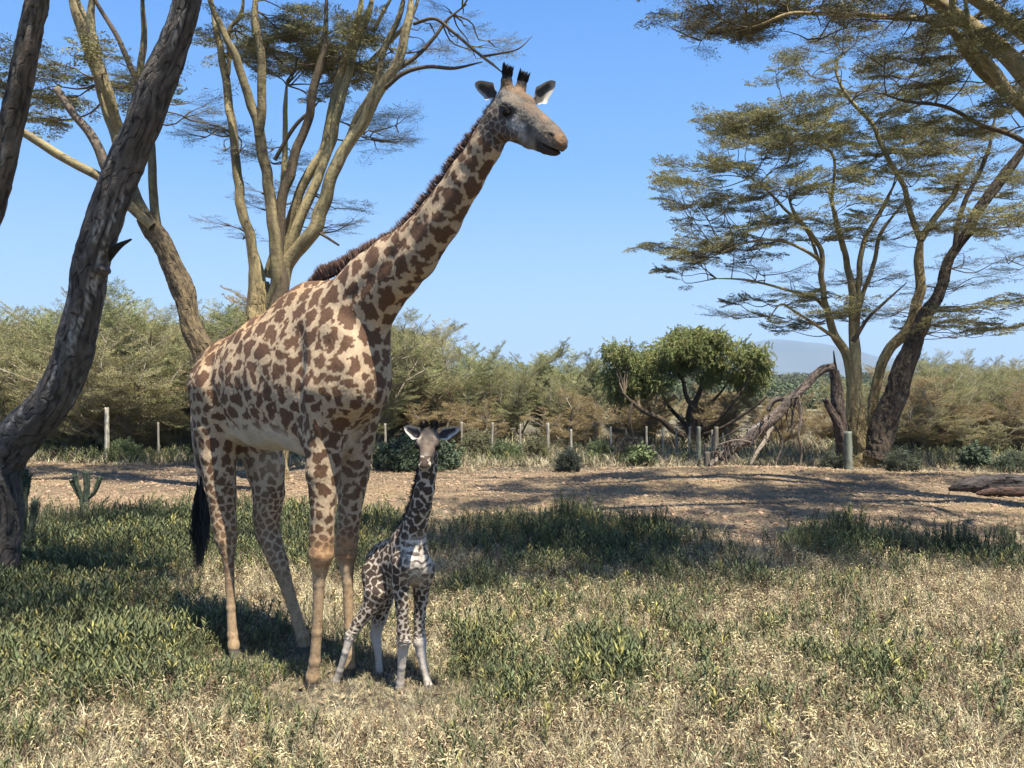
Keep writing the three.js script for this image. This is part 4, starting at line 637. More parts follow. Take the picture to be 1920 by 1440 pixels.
  const G = thing('giraffe', 'tall adult giraffe standing with raised neck beside the small calf', 'giraffe', B.O, B.turn);
  part(G, 'body', skin, M.hide);
  const r = rng(5), earIn = [.05, .042, .036], earRim = [.44, .40, .345], earOut = [.42, .34, .24];
  // ears: near one points left and back, far one right
  const nearBase = hl(-.02, .03, .088), farBase = B.D(1005, 190, 5.0);
  part(G, 'ear', ear(nearBase, B.D(888, 156, 4.93), B.loc(V(-.1, EYE - 1, 0)).sub(nearBase).normalize(), .06, earIn, earRim, earOut), M.plain);
  part(G, 'ear', ear(farBase, B.D(1045, 152, 5.04), B.loc(V(1.2, EYE - 1, 0)).sub(farBase).normalize(), .064, earIn, earRim, earOut), M.plain);
  for (const e of [-1, 1]) {
    const ey = part(G, 'eye', eyeGeo(.040), M.eye); ey.position.copy(hl(.132, -.014, e * .088));
    const L = []; for (let i = 0; i < 90; i++) { const t = i / 89 * 2 - 1, a = hl(.13 + t * .036, .005 - .022 * t * t + .004, e * (.108 - .006 * t * t)); L.push([a, a.clone().addScaledVector(H.r, e * (.025 + r() * .015)).addScaledVector(H.u, -.006 - r() * .012).addScaledVector(H.f, t * .02), .0022, [.015, .01, .008]]); }
    part(G, 'eyelash', hairs(L, 3), M.hair);
    const T = []; for (let i = 0; i < 420; i++) { const a = r() * 6.283, h = r(), q = hl(-.008 - h * .011 + Math.cos(a) * .026, .145 + h * .05, e * (.065 + h * .005) + Math.sin(a) * .026), o = H.u.clone().multiplyScalar(.018 + r() * .016).addScaledVector(H.f, Math.cos(a) * .009).addScaledVector(H.r, Math.sin(a) * .009 + e * .003); T.push([q, q.clone().add(o), .005, [.016, .013, .011]]); }
    part(G, 'horn_tuft', hairs(T, 4), M.hair);
  }
  // mane along the back of the neck
  { const L = [], ed = [[573, 532, .0], [600, 511, .6], [642, 491, 1], [690, 468, 1], [731, 443, 1], [789, 384, 1], [845, 309, 1], [880, 262, 1], [901, 240, 1], [922, 205, .8], [938, 185, .6]];
    const pts = ed.map(e => P(e[0] + 6, e[1] + 5)), cv = new THREE.CatmullRomCurve3(pts);
    for (let i = 0; i < 8000; i++) {
      const t = r(), q = cv.getPoint(t), T = cv.getTangent(t), up = V(-T.y, T.x, 0).normalize(), k = lerp(.0, 1, clamp(t * 9)) * lerp(1, .75, t), z = (r() + r() - 1) * .034;
      const h = (.07 + .016 * n3(t * 45, 1, 2) + .02 * r()) * (.3 + .7 * k); q.z += z; q.addScaledVector(up, -.035 - Math.abs(z) * .3);
      const c = mix3([.075, .032, .018], [.16, .085, .045], r() * r()); L.push([q, q.clone().addScaledVector(up, h + .03).addScaledVector(T, -.3 * h + (r() - .5) * .035).add(V(0, 0, z * .6 + (r() - .5) * .02)), .007, c]);
    }
    part(G, 'mane', hairs(L, 7), M.hair); }
  // tail with its black tuft
  { const m = new MB(), tp = [P(392, 690, .02), P(368, 750, .05), P(366, 830, .12), P(376, 900, .14), P(380, 930, .14)];
    tp[0].x += .1; m.tube(tp, [.05, .036, .026, .02, .016], { seg: 10, step: .03, col: (s, a) => { const k = .8 + .4 * n3(s * 30, a, 1); return (n3(s * 22, a * 1.5, 4) > .15 ? [.2, .11, .06] : [.5, .38, .25]).map(x => x * k); } });
    const tail = part(G, 'tail', m.geo(), M.twig), L = [];
    for (let i = 0; i < 1500; i++) { const h = r(), a = P(lerp(374, 381, h) + (r() - .5) * 7, lerp(893, 945, h), .14 + (r() - .5) * .03), e = P(lerp(368, 384, r()) + (r() - .5) * 26, 955 + Math.pow(r(), .8) * 115 * (1 - .4 * r()), .14 + (r() - .5) * .1); e.lerp(P(371, e.y > .8 ? 1000 : 1075, .14), e.y < .75 ? .45 : .05); L.push([a, e, .008, [.012, .010, .010]]); }
    part(tail, 'tail_tuft', hairs(L, 9), M.hair); }
}
// ---------- the calf ----------
{
  const B = frame(V(-.82, 0, -5.97), .66, .75), P = (x, y, l = 0) => B.P(x, y, l), prims = [];
  const cap = (a, b, ra, rb, k = .03, s) => prims.push({ a, b, ra, rb, k, s }), ell = (c, R, k = .05, q) => prims.push({ c, R, k, q });
  const tilt = (deg) => new THREE.Quaternion().setFromAxisAngle(V(0, 0, 1), -deg * Math.PI / 180);
  ell(P(716, 1062), [.16, .165, .115], .05); ell(P(742, 1056), [.2, .19, .135], .1, tilt(14)); ell(P(768, 1040), [.145, .19, .118], .1, tilt(20));
 
  const nk = [[768, 1010, .115], [779, 982, .09], [789, 950, .078], [797, 915, .07], [803, 880, .064], [807, 838, .06]].map(([x, y, r]) => ({ p: P(x, y), r }));
  for (let i = 0; i < nk.length - 1; i++) cap(nk[i].p, nk[i + 1].p, nk[i].r, nk[i + 1].r, i ? .015 : .07, .9);
  const leg = (pts, k) => { for (let i = 0; i < pts.length - 1; i++) cap(P(...pts[i].slice(0, 3)), P(...pts[i + 1].slice(0, 3)), pts[i][3], pts[i + 1][3], i ? .012 : k); };
  leg([[757, 1058, .1, .085], [750, 1092, .1, .06], [753, 1135, .09, .044], [756, 1180, .08, .041], [757, 1200, .075, .05], [755, 1222, .07, .036], [753, 1250, .068, .027], [750, 1280, .064, .027], [749, 1292, .063, .031], [748, 1306, .06, .029]], .06);
  leg([[796, 1066, -.09, .08], [790, 1105, -.1, .056], [787, 1150, -.1, .042], [786, 1185, -.1, .04], [787, 1204, -.1, .047], [790, 1226, -.105, .034], [795, 1252, -.11, .026], [801, 1276, -.118, .026], [803, 1286, -.12, .03], [805, 1300, -.12, .028]], .06);
  leg([[708, 1078, .08, .12], [706, 1110, .13, .09], [694, 1140, .17, .062], [672, 1168, .24, .043], [657, 1192, .29, .037], [648, 1222, .32, .024], [638, 1256, .335, .023], [631, 1276, .345, .027], [626, 1292, .35, .027]], .06);
  leg([[716, 1086, -.05, .11], [716, 1125, -.06, .085], [711, 1160, -.05, .055], [704, 1190, -.03, .042], [709, 1225, -.01, .026], [711, 1252, 0, .025], [712, 1264, 0, .029], [713, 1276, 0, .027]], .06);
  const H = headFrame(B.D(806, 822, 5.60), B.D(795, 866, 5.38), 0), hl = (s, u, r) => H.to(s, u, r), he = (s, u, r, R, k = .015) => prims.push({ c: hl(s, u, r), R, k, q: H.q });
  he(.02, .0, 0, [.085, .078, .072], .03); cap(hl(.02, -.05, 0), hl(.20, -.062, 0), .055, .028, .03);
  cap(hl(.07, .0, 0), hl(.215, -.018, 0), .062, .036, .03); he(.25, -.03, 0, [.042, .034, .042], .02); he(.235, -.064, 0, [.04, .016, .026], .01);
  for (const e of [-1, 1]) {
    he(.075, .018, e * .058, [.036, .028, .022], .02); cap(hl(-.01, .06, e * .03), hl(-.03, .105, e * .042), .027, .018, .02);
    prims.push({ c: hl(.082, -.002, e * .074), R: [.024, .019, .014], k: .008, q: H.q, cut: true }); prims.push({ c: hl(.262, -.012, e * .034), R: [.014, .006, .01], k: .006, q: H.q, cut: true });
  }
  const cutAt = hl(-.05, -.13, 0), above = (x, y, z) => y - cutAt.y;
  const body = meshBody(prims, .0058, V(-.62, -.02, -.36), V(.75, 1.95, .5), (x, y, z) => above(x, y, z) < .008), hc = hl(.1, 0, 0);
  const head = meshBody(prims, .0034, hc.clone().sub(V(.3, .25, .3)), hc.clone().add(V(.3, .25, .3)), (x, y, z) => above(x, y, z) > 0);
  const knee = P(757, 1200, .075).y, isHead = (x, y, z) => above(x, y, z) > -.02 && H.from(x, y, z)[0] > -.06;
  const spot = seedSpots([...body.P], 60000, (x, y, z) => isHead(x, y, z) ? .03 : y < .34 ? 0 : y < .62 ? .032 : y < .8 ? .042 : .05, 21);
  const cream = [.43, .365, .285], brown = [.045, .027, .017], chest = P(784, 1040);
  const skin = finishBody([body, head], null, (x, y, z, nx, ny, nz) => {
    const fine = n3(x * 220, y * 100, z * 220), mid = n3(x * 40, y * 40, z * 40), wx = x + .012 * n3(x * 24, y * 24, z * 24) + .005 * n3(x * 70, y * 70, z * 70), wy = y + .012 * n3(x * 24 + 9, y * 24, z * 24) + .005 * n3(x * 70 + 9, y * 70, z * 70), wz = z + .012 * n3(x * 24, y * 24 + 9, z * 24);
    let base, m = 0, lift = .001 * n3(x * 300, y * 150, z * 300);
    if (isHead(x, y, z)) {
      const [s, u, r] = H.from(x, y, z), ar = Math.abs(r), top = smooth(.1, .6, nx * H.u.x + ny * H.u.y + nz * H.u.z);
      const net = n3(x * 36 + 2, y * 36, z * 36); base = mix3([.25, .205, .155], [.155, .115, .082], clamp(.75 * top + .9 * net)); base = mix3(base, [.18, .13, .095], smooth(.08, .14, s) * (1 - smooth(.18, .22, s))); base = mix3(base, mix3([.20, .165, .13], [.30, .26, .21], .5 + .4 * mid), smooth(.18, .235, s)); base = mix3(base, [.10, .075, .06], smooth(.265, .285, s) * .8);
      base = mix3(base, [.5, .42, .33], .7 * smooth(.03, .015, Math.hypot(s - .06, (ar - .062))) * smooth(.01, .03, u));
      base = mix3(base, [.03, .024, .02], smooth(.042, .026, Math.hypot(s - .088, u + .002, (ar - .066) * .7)) * .95);
      base = mix3(base, [.04, .03, .025], smooth(.02, .01, Math.hypot(s - .262, u + .012, ar - .034)) * .8); base = mix3(base, [.09, .065, .05], smooth(-.044, -.052, u) * smooth(.19, .22, s) * .8);
      if (u > .055) base = mix3(base, [.03, .022, .018], smooth(.055, .08, u)); m = .7 * smooth(.05, .4, net) * smooth(.24, .12, s) * (1 - top * .3); lift += .0012 * n3(x * 110, y * 110, z * 110); base = base.map(c => c * .68);
    } else {
      const low = smooth(.44, .33, y), d = Math.hypot(x - chest.x, y - chest.y, z - chest.z), front = smooth(.2, .7, nx) * smooth(.18, .1, d) * smooth(-.5, .1, n3(x * 26, y * 26, z * 26)), belly = smooth(-.3, -.8, ny) * smooth(.55, .65, y);
      base = mix3(cream, [.46, .405, .34], low); base = mix3(base, [.52, .465, .39], front);
      const [d1, d2, s1] = spot(wx, wy, wz), gap = .16 + .22 * mid + .22 * n3(x * 62, y * 62, z * 62) + .16 * smooth(.7, .4, y);
      m = s1 ? smooth(gap, gap + .09, d2 - d1) : 0; m *= (1 - belly * .7) * (1 - front * .85); m = Math.max(m, front * smooth(.1, .7, .35 * n3(x * 60, y * 60, z * 60) + Math.sin(y * 120 - Math.abs(z) * 24 + 2.0 * n3(x * 22, y * 22, z * 22))) * .9); m *= smooth(.33, .44, y);
      if (y < knee * 1.0) base = mix3(base, [.40, .33, .26], .4 * smooth(.1, .6, n3(x * 80, y * 50, z * 80)));
      lift += .003 * smooth(.06, .01, Math.abs(y - knee)) * Math.sin(y * 260 + 6 * n3(x * 40, y * 40, z * 40)) + .004 * fbm(x * 14, y * 9, z * 14, 3) * smooth(.5, .6, y);
      if (y < .05) base = [.2, .17, .14];
    }
    return [...mix3(base.map(c => c * (1 + .15 * fine + .1 * mid)), brown.map(c => c * (1 + .3 * fine)), m), lift];
  });
  const G = thing('giraffe', 'small giraffe calf with dark mottled coat standing in front of the tall giraffe', 'giraffe calf', B.O, B.turn), r = rng(8);
  part(G, 'body', skin, M.hide);
  const earIn = [.035, .028, .03], earRim = [.55, .50, .44], earOut = [.3, .25, .2], rb = hl(-.0, .018, .064), lb = hl(.0, .018, -.064);
  part(G, 'ear', ear(rb, B.D(757, 800, 5.60), B.loc(V(-.5, 1.9, 0)).sub(rb).normalize(), .052, earIn, earRim, earOut), M.plain);
  part(G, 'ear', ear(lb, B.D(863, 803, 5.62), B.loc(V(.1, 1.9, 0)).sub(lb).normalize(), .05, earIn, earRim, earOut), M.plain);
  for (const e of [-1, 1]) {
    const ey = part(G, 'eye', eyeGeo(.025), M.eye); ey.position.copy(hl(.088, .0, e * .064));
    const T = []; for (let i = 0; i < 420; i++) { const a = r() * 6.283, k = Math.sqrt(r()) * .027, q = hl(-.024 + Math.cos(a) * k, .068 + r() * .03, e * .036 + Math.sin(a) * k), o = H.u.clone().multiplyScalar(.018 + r() * .022).addScaledVector(H.f, (r() - .6) * .02).addScaledVector(H.r, (r() - .5) * .02); T.push([q, q.clone().add(o), .004, [.014, .011, .010]]); }
    part(G, 'horn_tuft', hairs(T, 14), M.hair);
  }
  const L = [], cv = new THREE.CatmullRomCurve3([[744, 996], [756, 975], [769, 942], [776, 915], [784, 880], [789, 850], [793, 828]].map(e => P(e[0] + 4, e[1])));
  for (let i = 0; i < 3000; i++) { const t = r(), q = cv.getPoint(t), T = cv.getTangent(t), up = V(-T.y, T.x, 0).normalize(), h = (.03 + .03 * Math.max(0, n3(t * 50, 1, 4)) + .012 * r()), z = (r() + r() - 1) * .018; q.z += z; q.addScaledVector(up, -.012); L.push([q, q.clone().addScaledVector(up, h).addScaledVector(T, (r() - .6) * .03).add(V(0, 0, z * .5)), .0045, mix3([.03, .018, .014], [.09, .05, .035], r() * r())]); }
  part(G, 'mane', hairs(L, 15), M.hair);
  { const m = new MB(), tp = [P(690, 1050, .01), P(684, 1085, .03), P(690, 1130, .04)]; tp[0].x += .04; m.tube(tp, [.022, .014, .009], { seg: 8, step: .03, col: [.12, .085, .06] }); const t = part(G, 'tail', m.geo(), M.twig), Q = []; for (let i = 0; i < 160; i++) { const a = P(689 + (r() - .5) * 4, 1120 + r() * 12, .04), e = a.clone().add(V((r() - .5) * .04, -.06 - r() * .1, (r() - .5) * .04)); Q.push([a, e, .004, [.014, .011, .010]]); } part(t, 'tail_tuft', hairs(Q, 16), M.hair); }
}
// ---------- fence posts ----------
function post(name, label, px, top, bottom, w, lean, col, group, cat = 'fence post', D = EYE * FOC / (bottom - 720)) {
  const b = V((px - 960) / FOC * D, 0, -D), h = (bottom - top) / FOC * D, R = w / 2 / FOC * D, g = thing(name, label, cat, b, px % 6, group), m = new MB(), sd = px * .37;
  m.tube([V(0, -.1, 0), V(lean * .3 * h, h * .4, .01), V(lean * h, h, 0)], [R * 1.06, R, R * .9], { seg: 14, step: .06, rough: .12, ridge: R * .12, seed: sd, cap: true, capCol: col.map(c => c * .8), col: (s, a, d, hh) => { const k = .75 + .5 * n3(Math.cos(a) * 5 + sd, Math.sin(a) * 5, d * 1.6) + .25 * n3(Math.cos(a) * 14, Math.sin(a) * 14, d * 9) - .2 * smooth(.25, 0, s); return col.map(c => c * k); } });
  part(g, 'post', m.geo(), M.twig);
  const kn = new MB(), ky = h * (.45 + .3 * n3(sd, 1, 1)); kn.tube([V(R * .5, ky, 0), V(R * 1.15, ky + .005, 0)], [R * .35, R * .22], { seg: 8, step: .02, rough: .2, cap: true, col: col.map(c => c * .5) }); part(g, 'knot', kn.geo(), M.twig);
}
const wGrey = [.36, .32, .25], wPale = [.46, .42, .33], wGreen = [.20, .215, .165], wDark = [.13, .11, .085];
post('fence_post', 'tall pale wooden post by itself at the thicket edge on the left', 200, 764, 866, 9, .05, wPale);
post('fence_post', 'thin wooden post just left of the tall giraffe hind legs', 298, 792, 862, 4, .02, wGrey);
post('fence_post', 'pale post between the tall giraffe chest and the calf ear', 722, 794, 851, 5, 0, wPale);
post('fence_post', 'dark post just right of the calf right-hand ear', 866, 791, 857, 5, .02, wGrey);
post('fence_post', 'second post to the right of the calf, behind a green shrub', 923, 792, 862, 5, .03, wGrey);
post('fence_post', 'third post to the right of the calf, pale and thin', 976, 795, 856, 4, .01, wPale);
post('fence_post', 'thick pale fence post in the middle of the row', 1027, 793, 862, 6, 0, wPale);
post('fence_post', 'pale post directly above the small dark bush', 1071, 805, 856, 5, .01, wPale);
post('fence_post', 'dark thin post to the right of the small dark bush', 1116, 792, 849, 4, 0, wDark);
post('fence_post', 'thin pale post next to the dark thin post', 1146, 800, 850, 4, -.02, wPale);
post('fence_post', 'thin post behind the grey twiggy shrub', 1174, 802, 842, 3, 0, wGrey);
post('fence_post', 'pale post left of the leafy green tree, behind dry grass', 1212, 799, 843, 4.5, 0, wPale);
post('fence_post', 'short thin post farthest back under the leafy green tree', 1228, 806, 838, 3, 0, wGrey);
post('fence_post', 'pale post under the left side of the leafy green tree', 1243, 802, 851, 4, 0, wPale);
post('fence_post', 'grey post under the leafy green tree trunk, left of it', 1268, 802, 851, 4, .01, wGrey);
post('fence_post', 'grey post standing before the leafy green tree trunk', 1293, 800, 850, 4.5, 0, wGrey);
post('gate_post', 'greenish thick old post at the left end of the broken fence', 1310, 800, 880, 8, 0, wGreen);
post('gate_post', 'short dark post in front of the old broken fence', 1326, 847, 886, 11, 0, wDark);
post('gate_post', 'thin brown post behind the short dark post', 1323, 831, 876, 5, .02, wDark);
post('gate_post', 'thin grey post in the middle of the old broken fence', 1335, 806, 878, 4, 0, wGrey);
post('gate_post', 'thick grey-brown post in the middle of the old broken fence', 1343, 800, 879, 9, 0, [.17, .15, .115]);
post('gate_post', 'dark post at the right end of the old broken fence', 1364, 802, 866, 7, 0, wDark);
post('gate_post', 'thin post leaning among the dead branches of the broken fence', 1354, 812, 872, 4, -.06, wGrey);
post('wooden_stake', 'stout greenish round stake in front of the wide yellow-barked tree', 1590, 809, 891, 16, 0, wGreen);
// ---------- dead wood ----------
{
  const D = 21, b = ground(1560, 882), T = new Tree('fallen_branch', 'long broken dead branch leaning from the stump down to the left', 'dead branch', b, { seed: 71, twigCol: [.085, .065, .05] });
  const col = (s) => barkGrey([.035, .026, .021], [.25, .20, .165], s, .9), L = (n, p, o) => T.limb(n, p.map(([x, y, w, d]) => [x, y, D + (d ?? 0), w * .5 / 2 / FOC * D]), { rough: .3, seg: 18, col: col(T.r() * 30), cap: true, ...o });
  L('branch', [[1564, 688, 26], [1540, 695, 28], [1512, 722, 30], [1482, 752, 32], [1452, 782, 42], [1418, 806, 46], [1384, 836, 34], [1348, 862, 26], [1318, 880, 20, -.2], [1296, 888, 10, -.3]], { ridge: .035 });
  L('side_branch', [[1450, 795, 18], [1432, 828, 16, -.2], [1418, 848, 13, -.4], [1408, 872, 9, -.5]], { col: barkGrey([.10, .085, .065], [.38, .33, .26], 4) });
  L('side_branch', [[1496, 742, 16, -.1], [1502, 780, 10, -.2], [1498, 820, 7, -.3], [1504, 850, 6, -.3], [1497, 884, 5, -.4]]);
  L('side_branch', [[1490, 755, 10, .2], [1484, 800, 5, .2], [1490, 830, 3, .2]]);
  L('side_branch', [[1455, 800, 8, .3], [1466, 830, 6, .2], [1458, 860, 5, .1], [1450, 884, 3, 0]]);
  L('side_branch', [[1440, 770, 12, .2], [1450, 750, 20, .2], [1478, 748, 16, .1]]);
  L('side_branch', [[1420, 805, 8, .4], [1395, 800, 6, .6], [1370, 812, 4, .8], [1350, 822, 2, .9]]);
  L('side_branch', [[1410, 830, 8, -.3], [1380, 825, 6, -.6], [1340, 836, 4, -.8]]);
  const r = rng(72); for (let i = 0; i < 60; i++) { const x = 1310 + r() * 190, y0 = lerp(872, 730, (x - 1310) / 220) - 8, p = at(x, y0, D + (r() - .5) * .6), e = at(x + (r() - .5) * 60, Math.min(884, y0 + 10 + r() * 60), D + (r() - .5) * 1.6); T.twigs(p, e, .012 + .012 * r(), .004, 0, .4); }
  T.done();
}
{
  const D = 21.2, b = ground(1580, 880), T = new Tree('dead_stump', 'tall split dark dead stump in front of the wide yellow-barked tree', 'stump', b, { seed: 81 });
  const L = (n, p, o) => T.limb(n, p.map(([x, y, w, d]) => [x, y, D + (d ?? 0), w * .7 / 2 / FOC * D]), { rough: .2, ridge: .03, seg: 24, col: barkGrey([.02, .015, .012], [.15, .11, .085], T.r() * 20, .3), cap: true, ...o });
  L('trunk', [[1584, 890, 44], [1580, 840, 38], [1574, 780, 32], [1568, 730, 28], [1564, 694, 22]]);
  L('splinter', [[1571, 720, 12, .1], [1567, 690, 9, .1], [1563, 658, 3, .1]], { seg: 8, ridge: 0 });
  L('side_stump', [[1582, 850, 24, -.2], [1570, 800, 22, -.3], [1556, 770, 18, -.3], [1547, 748, 14, -.3]]);
  T.done();
}
{
  const D = 16.4, b = ground(1880, 927), T = new Tree('fallen_log', 'dark charred fallen log lying on the soil at the right edge', 'log', b, { seed: 91 });
  const q = (x, y, z, r) => Object.assign(V(x, y, z), { r });
  T.limb('log', [q(8.8, .08, -16.6, .03), q(9.0, .13, -16.55, .12), q(9.3, .17, -16.5, .19), q(9.9, .2, -16.4, .2), q(10.6, .22, -16.2, .18), q(11.6, .2, -16.0, .17)], { rough: .3, ridge: .03, seg: 26, step: .04, cap: true, col: barkGrey([.012, .010, .010], [.10, .085, .08], 3) });
  T.limb('side_log', [q(9.1, .05, -16.15, .02), q(9.3, .08, -16.1, .08), q(10, .1, -16.0, .11), q(11, .1, -15.7, .09)], { rough: .3, ridge: .02, seg: 16, cap: true, col: barkGrey([.02, .012, .010], [.14, .08, .06], 5) });
  T.done();
}
// ---------- succulents by the forked trunk ----------
function succulent(label, stems, D, base) {
  const b = V((base[0] - 960) / FOC * D, 0, -D), g = thing('succulent', label, 'succulent plant', b), r = rng(base[0] + 3);
  for (const st of stems) {
    const m = new MB(), P = st.map(p => at(p[0], p[1], D + (p[3] ?? 0)).sub(b)), R = st.map(p => p[2] / 2 / FOC * D), cv = m.tube(P, R, { seg: 12, step: .03, ridge: .008, rough: .1, col: (s, a, d) => { const k = .7 + .6 * n3(d * 20, a * 2, 1); return [.05 * k, .07 * k, .042 * k]; }, cap: true });
    for (let i = 0; i < 190; i++) { const t = Math.pow(r(), .7), q = cv.getPoint(t), T = cv.getTangent(t), a = r() * 6.283, d = V(Math.cos(a), .35, Math.sin(a)).addScaledVector(T, .55).normalize(), k = .6 + .8 * r(); q.addScaledVector(d, R[0] * .7); m.leaf(q, d, V(r() - .5, r() - .5, r() - .5).cross(d).normalize(), .03 + .035 * r(), .012, [.055 * k, .085 * k, .045 * k], .3); }
    part(g, 'stem', m.geo(), M.twig);
  }
}
succulent('dark branching cactus-like plant standing alone at the edge of the soil on the left', [[[163, 962, 11], [162, 930, 11], [163, 905, 12], [162, 884, 11]], [[155, 955, 8], [150, 925, 8], [143, 905, 9], [141, 890, 9]], [[163, 935, 7], [176, 925, 7], [183, 910, 8], [188, 898, 7]], [[150, 935, 5], [138, 912, 6], [134, 903, 6]]], 13.9, [160, 965]);
succulent('dark cactus-like plant growing against the right side of the forked trunk', [[[40, 1065, 14], [42, 1000, 14], [44, 940, 15], [46, 880, 13]], [[42, 1050, 11], [54, 1010, 11], [62, 970, 12], [66, 938, 11]], [[40, 960, 9], [50, 920, 10], [54, 892, 9]]], 9.8, [42, 1067]);
// ---------- low bushes ----------
{
  const r = rng(17), sprig = (sd, L, W, n) => { const q = rng(sd), m = new MB(); const pts = [V(0, 0, 0), V(.02, .12, .01), V(.05, .24, -.01)]; m.tube(pts, [.005, .003], { seg: 3, step: .12, col: [.5, .45, .35] }); for (let i = 0; i < n; i++) { const t = .2 + .8 * q(), P = V(.05 * t, .24 * t, 0), a = q() * 6.283, d = V(Math.cos(a), .3 + .5 * q(), Math.sin(a)).normalize(), s = V(q() - .5, q() - .5, q() - .5).cross(d).normalize(), k = .7 + .6 * q(); m.leaf(P, d, s, L * (.7 + .6 * q()), W, [k, k, k], .3); } return m.geo(); };
  const broad = sprig(3, .09, .038, 16), fine = sprig(4, .06, .012, 22);
  const bush = (label, px, bottom, wpx, hpx, col, geo, n, cat = 'bush') => {
    const D = EYE * FOC / (bottom - 720), b = V((px - 960) / FOC * D, 0, -D), R = wpx / 2 / FOC * D, h = hpx / FOC * D, g = thing('low_bush', label, cat, b), st = new MB(), N = Math.round(n), im = new THREE.InstancedMesh(geo, M.leaf, N), mt = new THREE.Matrix4(), q = new THREE.Quaternion(), e = new THREE.Euler(), c = new THREE.Color();
    for (let i = 0; i < 14; i++) { const a = r() * 6.28, k = r(); st.tube([V(0, -.03, 0), V(Math.cos(a) * R * k * .5, h * .4, Math.sin(a) * R * k * .5), V(Math.cos(a) * R * k * .9, h * .85 * Math.sqrt(1 - k * k * .8), Math.sin(a) * R * k * .9)], [.014, .005], { seg: 4, step: .15, col: [.10, .08, .06] }); }
    part(g, 'stems', st.geo(), M.twig, 'stuff');
    for (let i = 0; i < N; i++) { const a = r() * 6.283, k = Math.sqrt(r()), lump = 1 + .25 * n3(Math.cos(a) * 2 + px, Math.sin(a) * 2, k * 3), y = h * lump * Math.sqrt(Math.max(.02, 1 - k * k)) * Math.pow(r(), .55) - .1; e.set((r() - .5) * 1.3, r() * 6.28, (r() - .5) * 1.3); q.setFromEuler(e); const s = .7 + .7 * r(); mt.compose(V(Math.cos(a) * k * R * lump, Math.max(-.05, y), Math.sin(a) * k * R * .8), q, V(s, s, s)); im.setMatrixAt(i, mt); const v = .65 + .7 * r(); im.setColorAt(i, c.setRGB(col[0] * v, col[1] * v, col[2] * v)); }
    im.name = 'foliage'; im.userData.kind = 'stuff'; g.add(im);
  };
  const dk = [.055, .085, .04], gr = [.11, .14, .05], ol = [.16, .155, .07], lt = [.24, .24, .09];
  bush('wide dark green bush right behind the calf', 783, 879, 150, 58, dk, broad, 900);
  bush('small dark bush by itself at the top edge of the soil in the middle', 1067, 886, 38, 36, [.04, .05, .03], fine, 420);
  bush('green shrub at the foot of the second fence post right of the calf', 948, 866, 62, 30, gr, fine, 420);
  bush('yellowish green shrub between the first posts right of the calf', 895, 858, 70, 44, ol, fine, 480);
  bush('olive shrub left of the thick pale fence post', 1005, 862, 50, 40, ol, fine, 360);
  bush('green shrub between the dark thin post and the small dark bush', 1124, 864, 46, 32, gr, fine, 330);
  bush('grey-brown twiggy shrub left of the leafy green tree', 1180, 868, 52, 46, [.13, .11, .08], fine, 360);
  bush('rounded green shrub in the dry grass under the leafy green tree', 1196, 874, 44, 28, gr, broad, 260);
  bush('yellow-green leafy shrub seen through the fork of the left trunk', 70, 850, 130, 62, lt, broad, 560);
  bush('green shrub at the foot of the tall pale post on the left', 235, 866, 60, 36, gr, fine, 380);
  bush('small bush right of the stout stake below the yellow tree', 1690, 890, 56, 40, [.075, .09, .05], fine, 380);
  bush('dark green shrub in the scrub toward the right edge', 1830, 882, 46, 40, dk, broad, 300);
  bush('small dark shrub left of the stout stake', 1560, 888, 40, 34, [.07, .08, .045], fine, 300);
  bush('low green shrub at the right edge behind the log', 1900, 890, 60, 34, [.08, .1, .05], fine, 380);
}
// ---------- grass, weeds and litter ----------
const px2 = (x, z) => 960 + FOC * x / -z, py2 = (z) => 720 + EYE * FOC / -z;
const FEET = [[583, 1300], [654, 1276], [440, 1238], [572, 1228], [748, 1306], [805, 1300], [626, 1292], [713, 1276]].map(p => { const g = ground(...p); return [g.x, g.z]; });
// how green the cover is at a place (0 dry straw .. 1 green weeds)
const PATCH = [[200, 1060, 340, 130, .9], [120, 1180, 260, 110, .75], [330, 1230, 300, 90, .85], [560, 1240, 160, 60, .6], [520, 1010, 240, 80, .8], [60, 1230, 120, 90, .5], [470, 1340, 80, 60, .55], [1080, 1010, 190, 60, 1], [960, 1010, 120, 50, .7], [1560, 1030, 120, 40, .95], [1800, 1040, 160, 40, .8], [1400, 1110, 260, 40, .35], [1150, 1270, 90, 70, .7], [900, 1280, 120, 80, .55], [1300, 1230, 60, 40, .5], [1480, 1190, 120, 40, .45], [1600, 1290, 100, 40, .35], [900, 1130, 120, 60, .55], [1880, 1380, 60, 60, .4], [640, 1060, 160, 60, .7]].map(([x, y, w, h, k]) => { const g = ground(x, y), e = ground(x, y + h), f = ground(x, Math.max(y - h, 790)); return [g.x, g.z, w / FOC * -g.z, Math.abs(e.z - f.z) / 2, k]; });
function greenAt(x, z) { let g = 0; for (const [a, b, w, d, k] of PATCH) { const q = ((x - a) / w) ** 2 + ((z - b) / d) ** 2; if (q < 4) g = Math.max(g, k * Math.exp(-q * 1.1)); } const b = ground(470, 1110); g -= .75 * Math.exp(-(((x - b.x) / 1.1) ** 2) - ((z - b.z) / .8) ** 2); return clamp(g + .33 * fbm(x * .9, 4, z * .9, 3) + .25 * n3(x * 3.1, 9, z * 3.1)); }
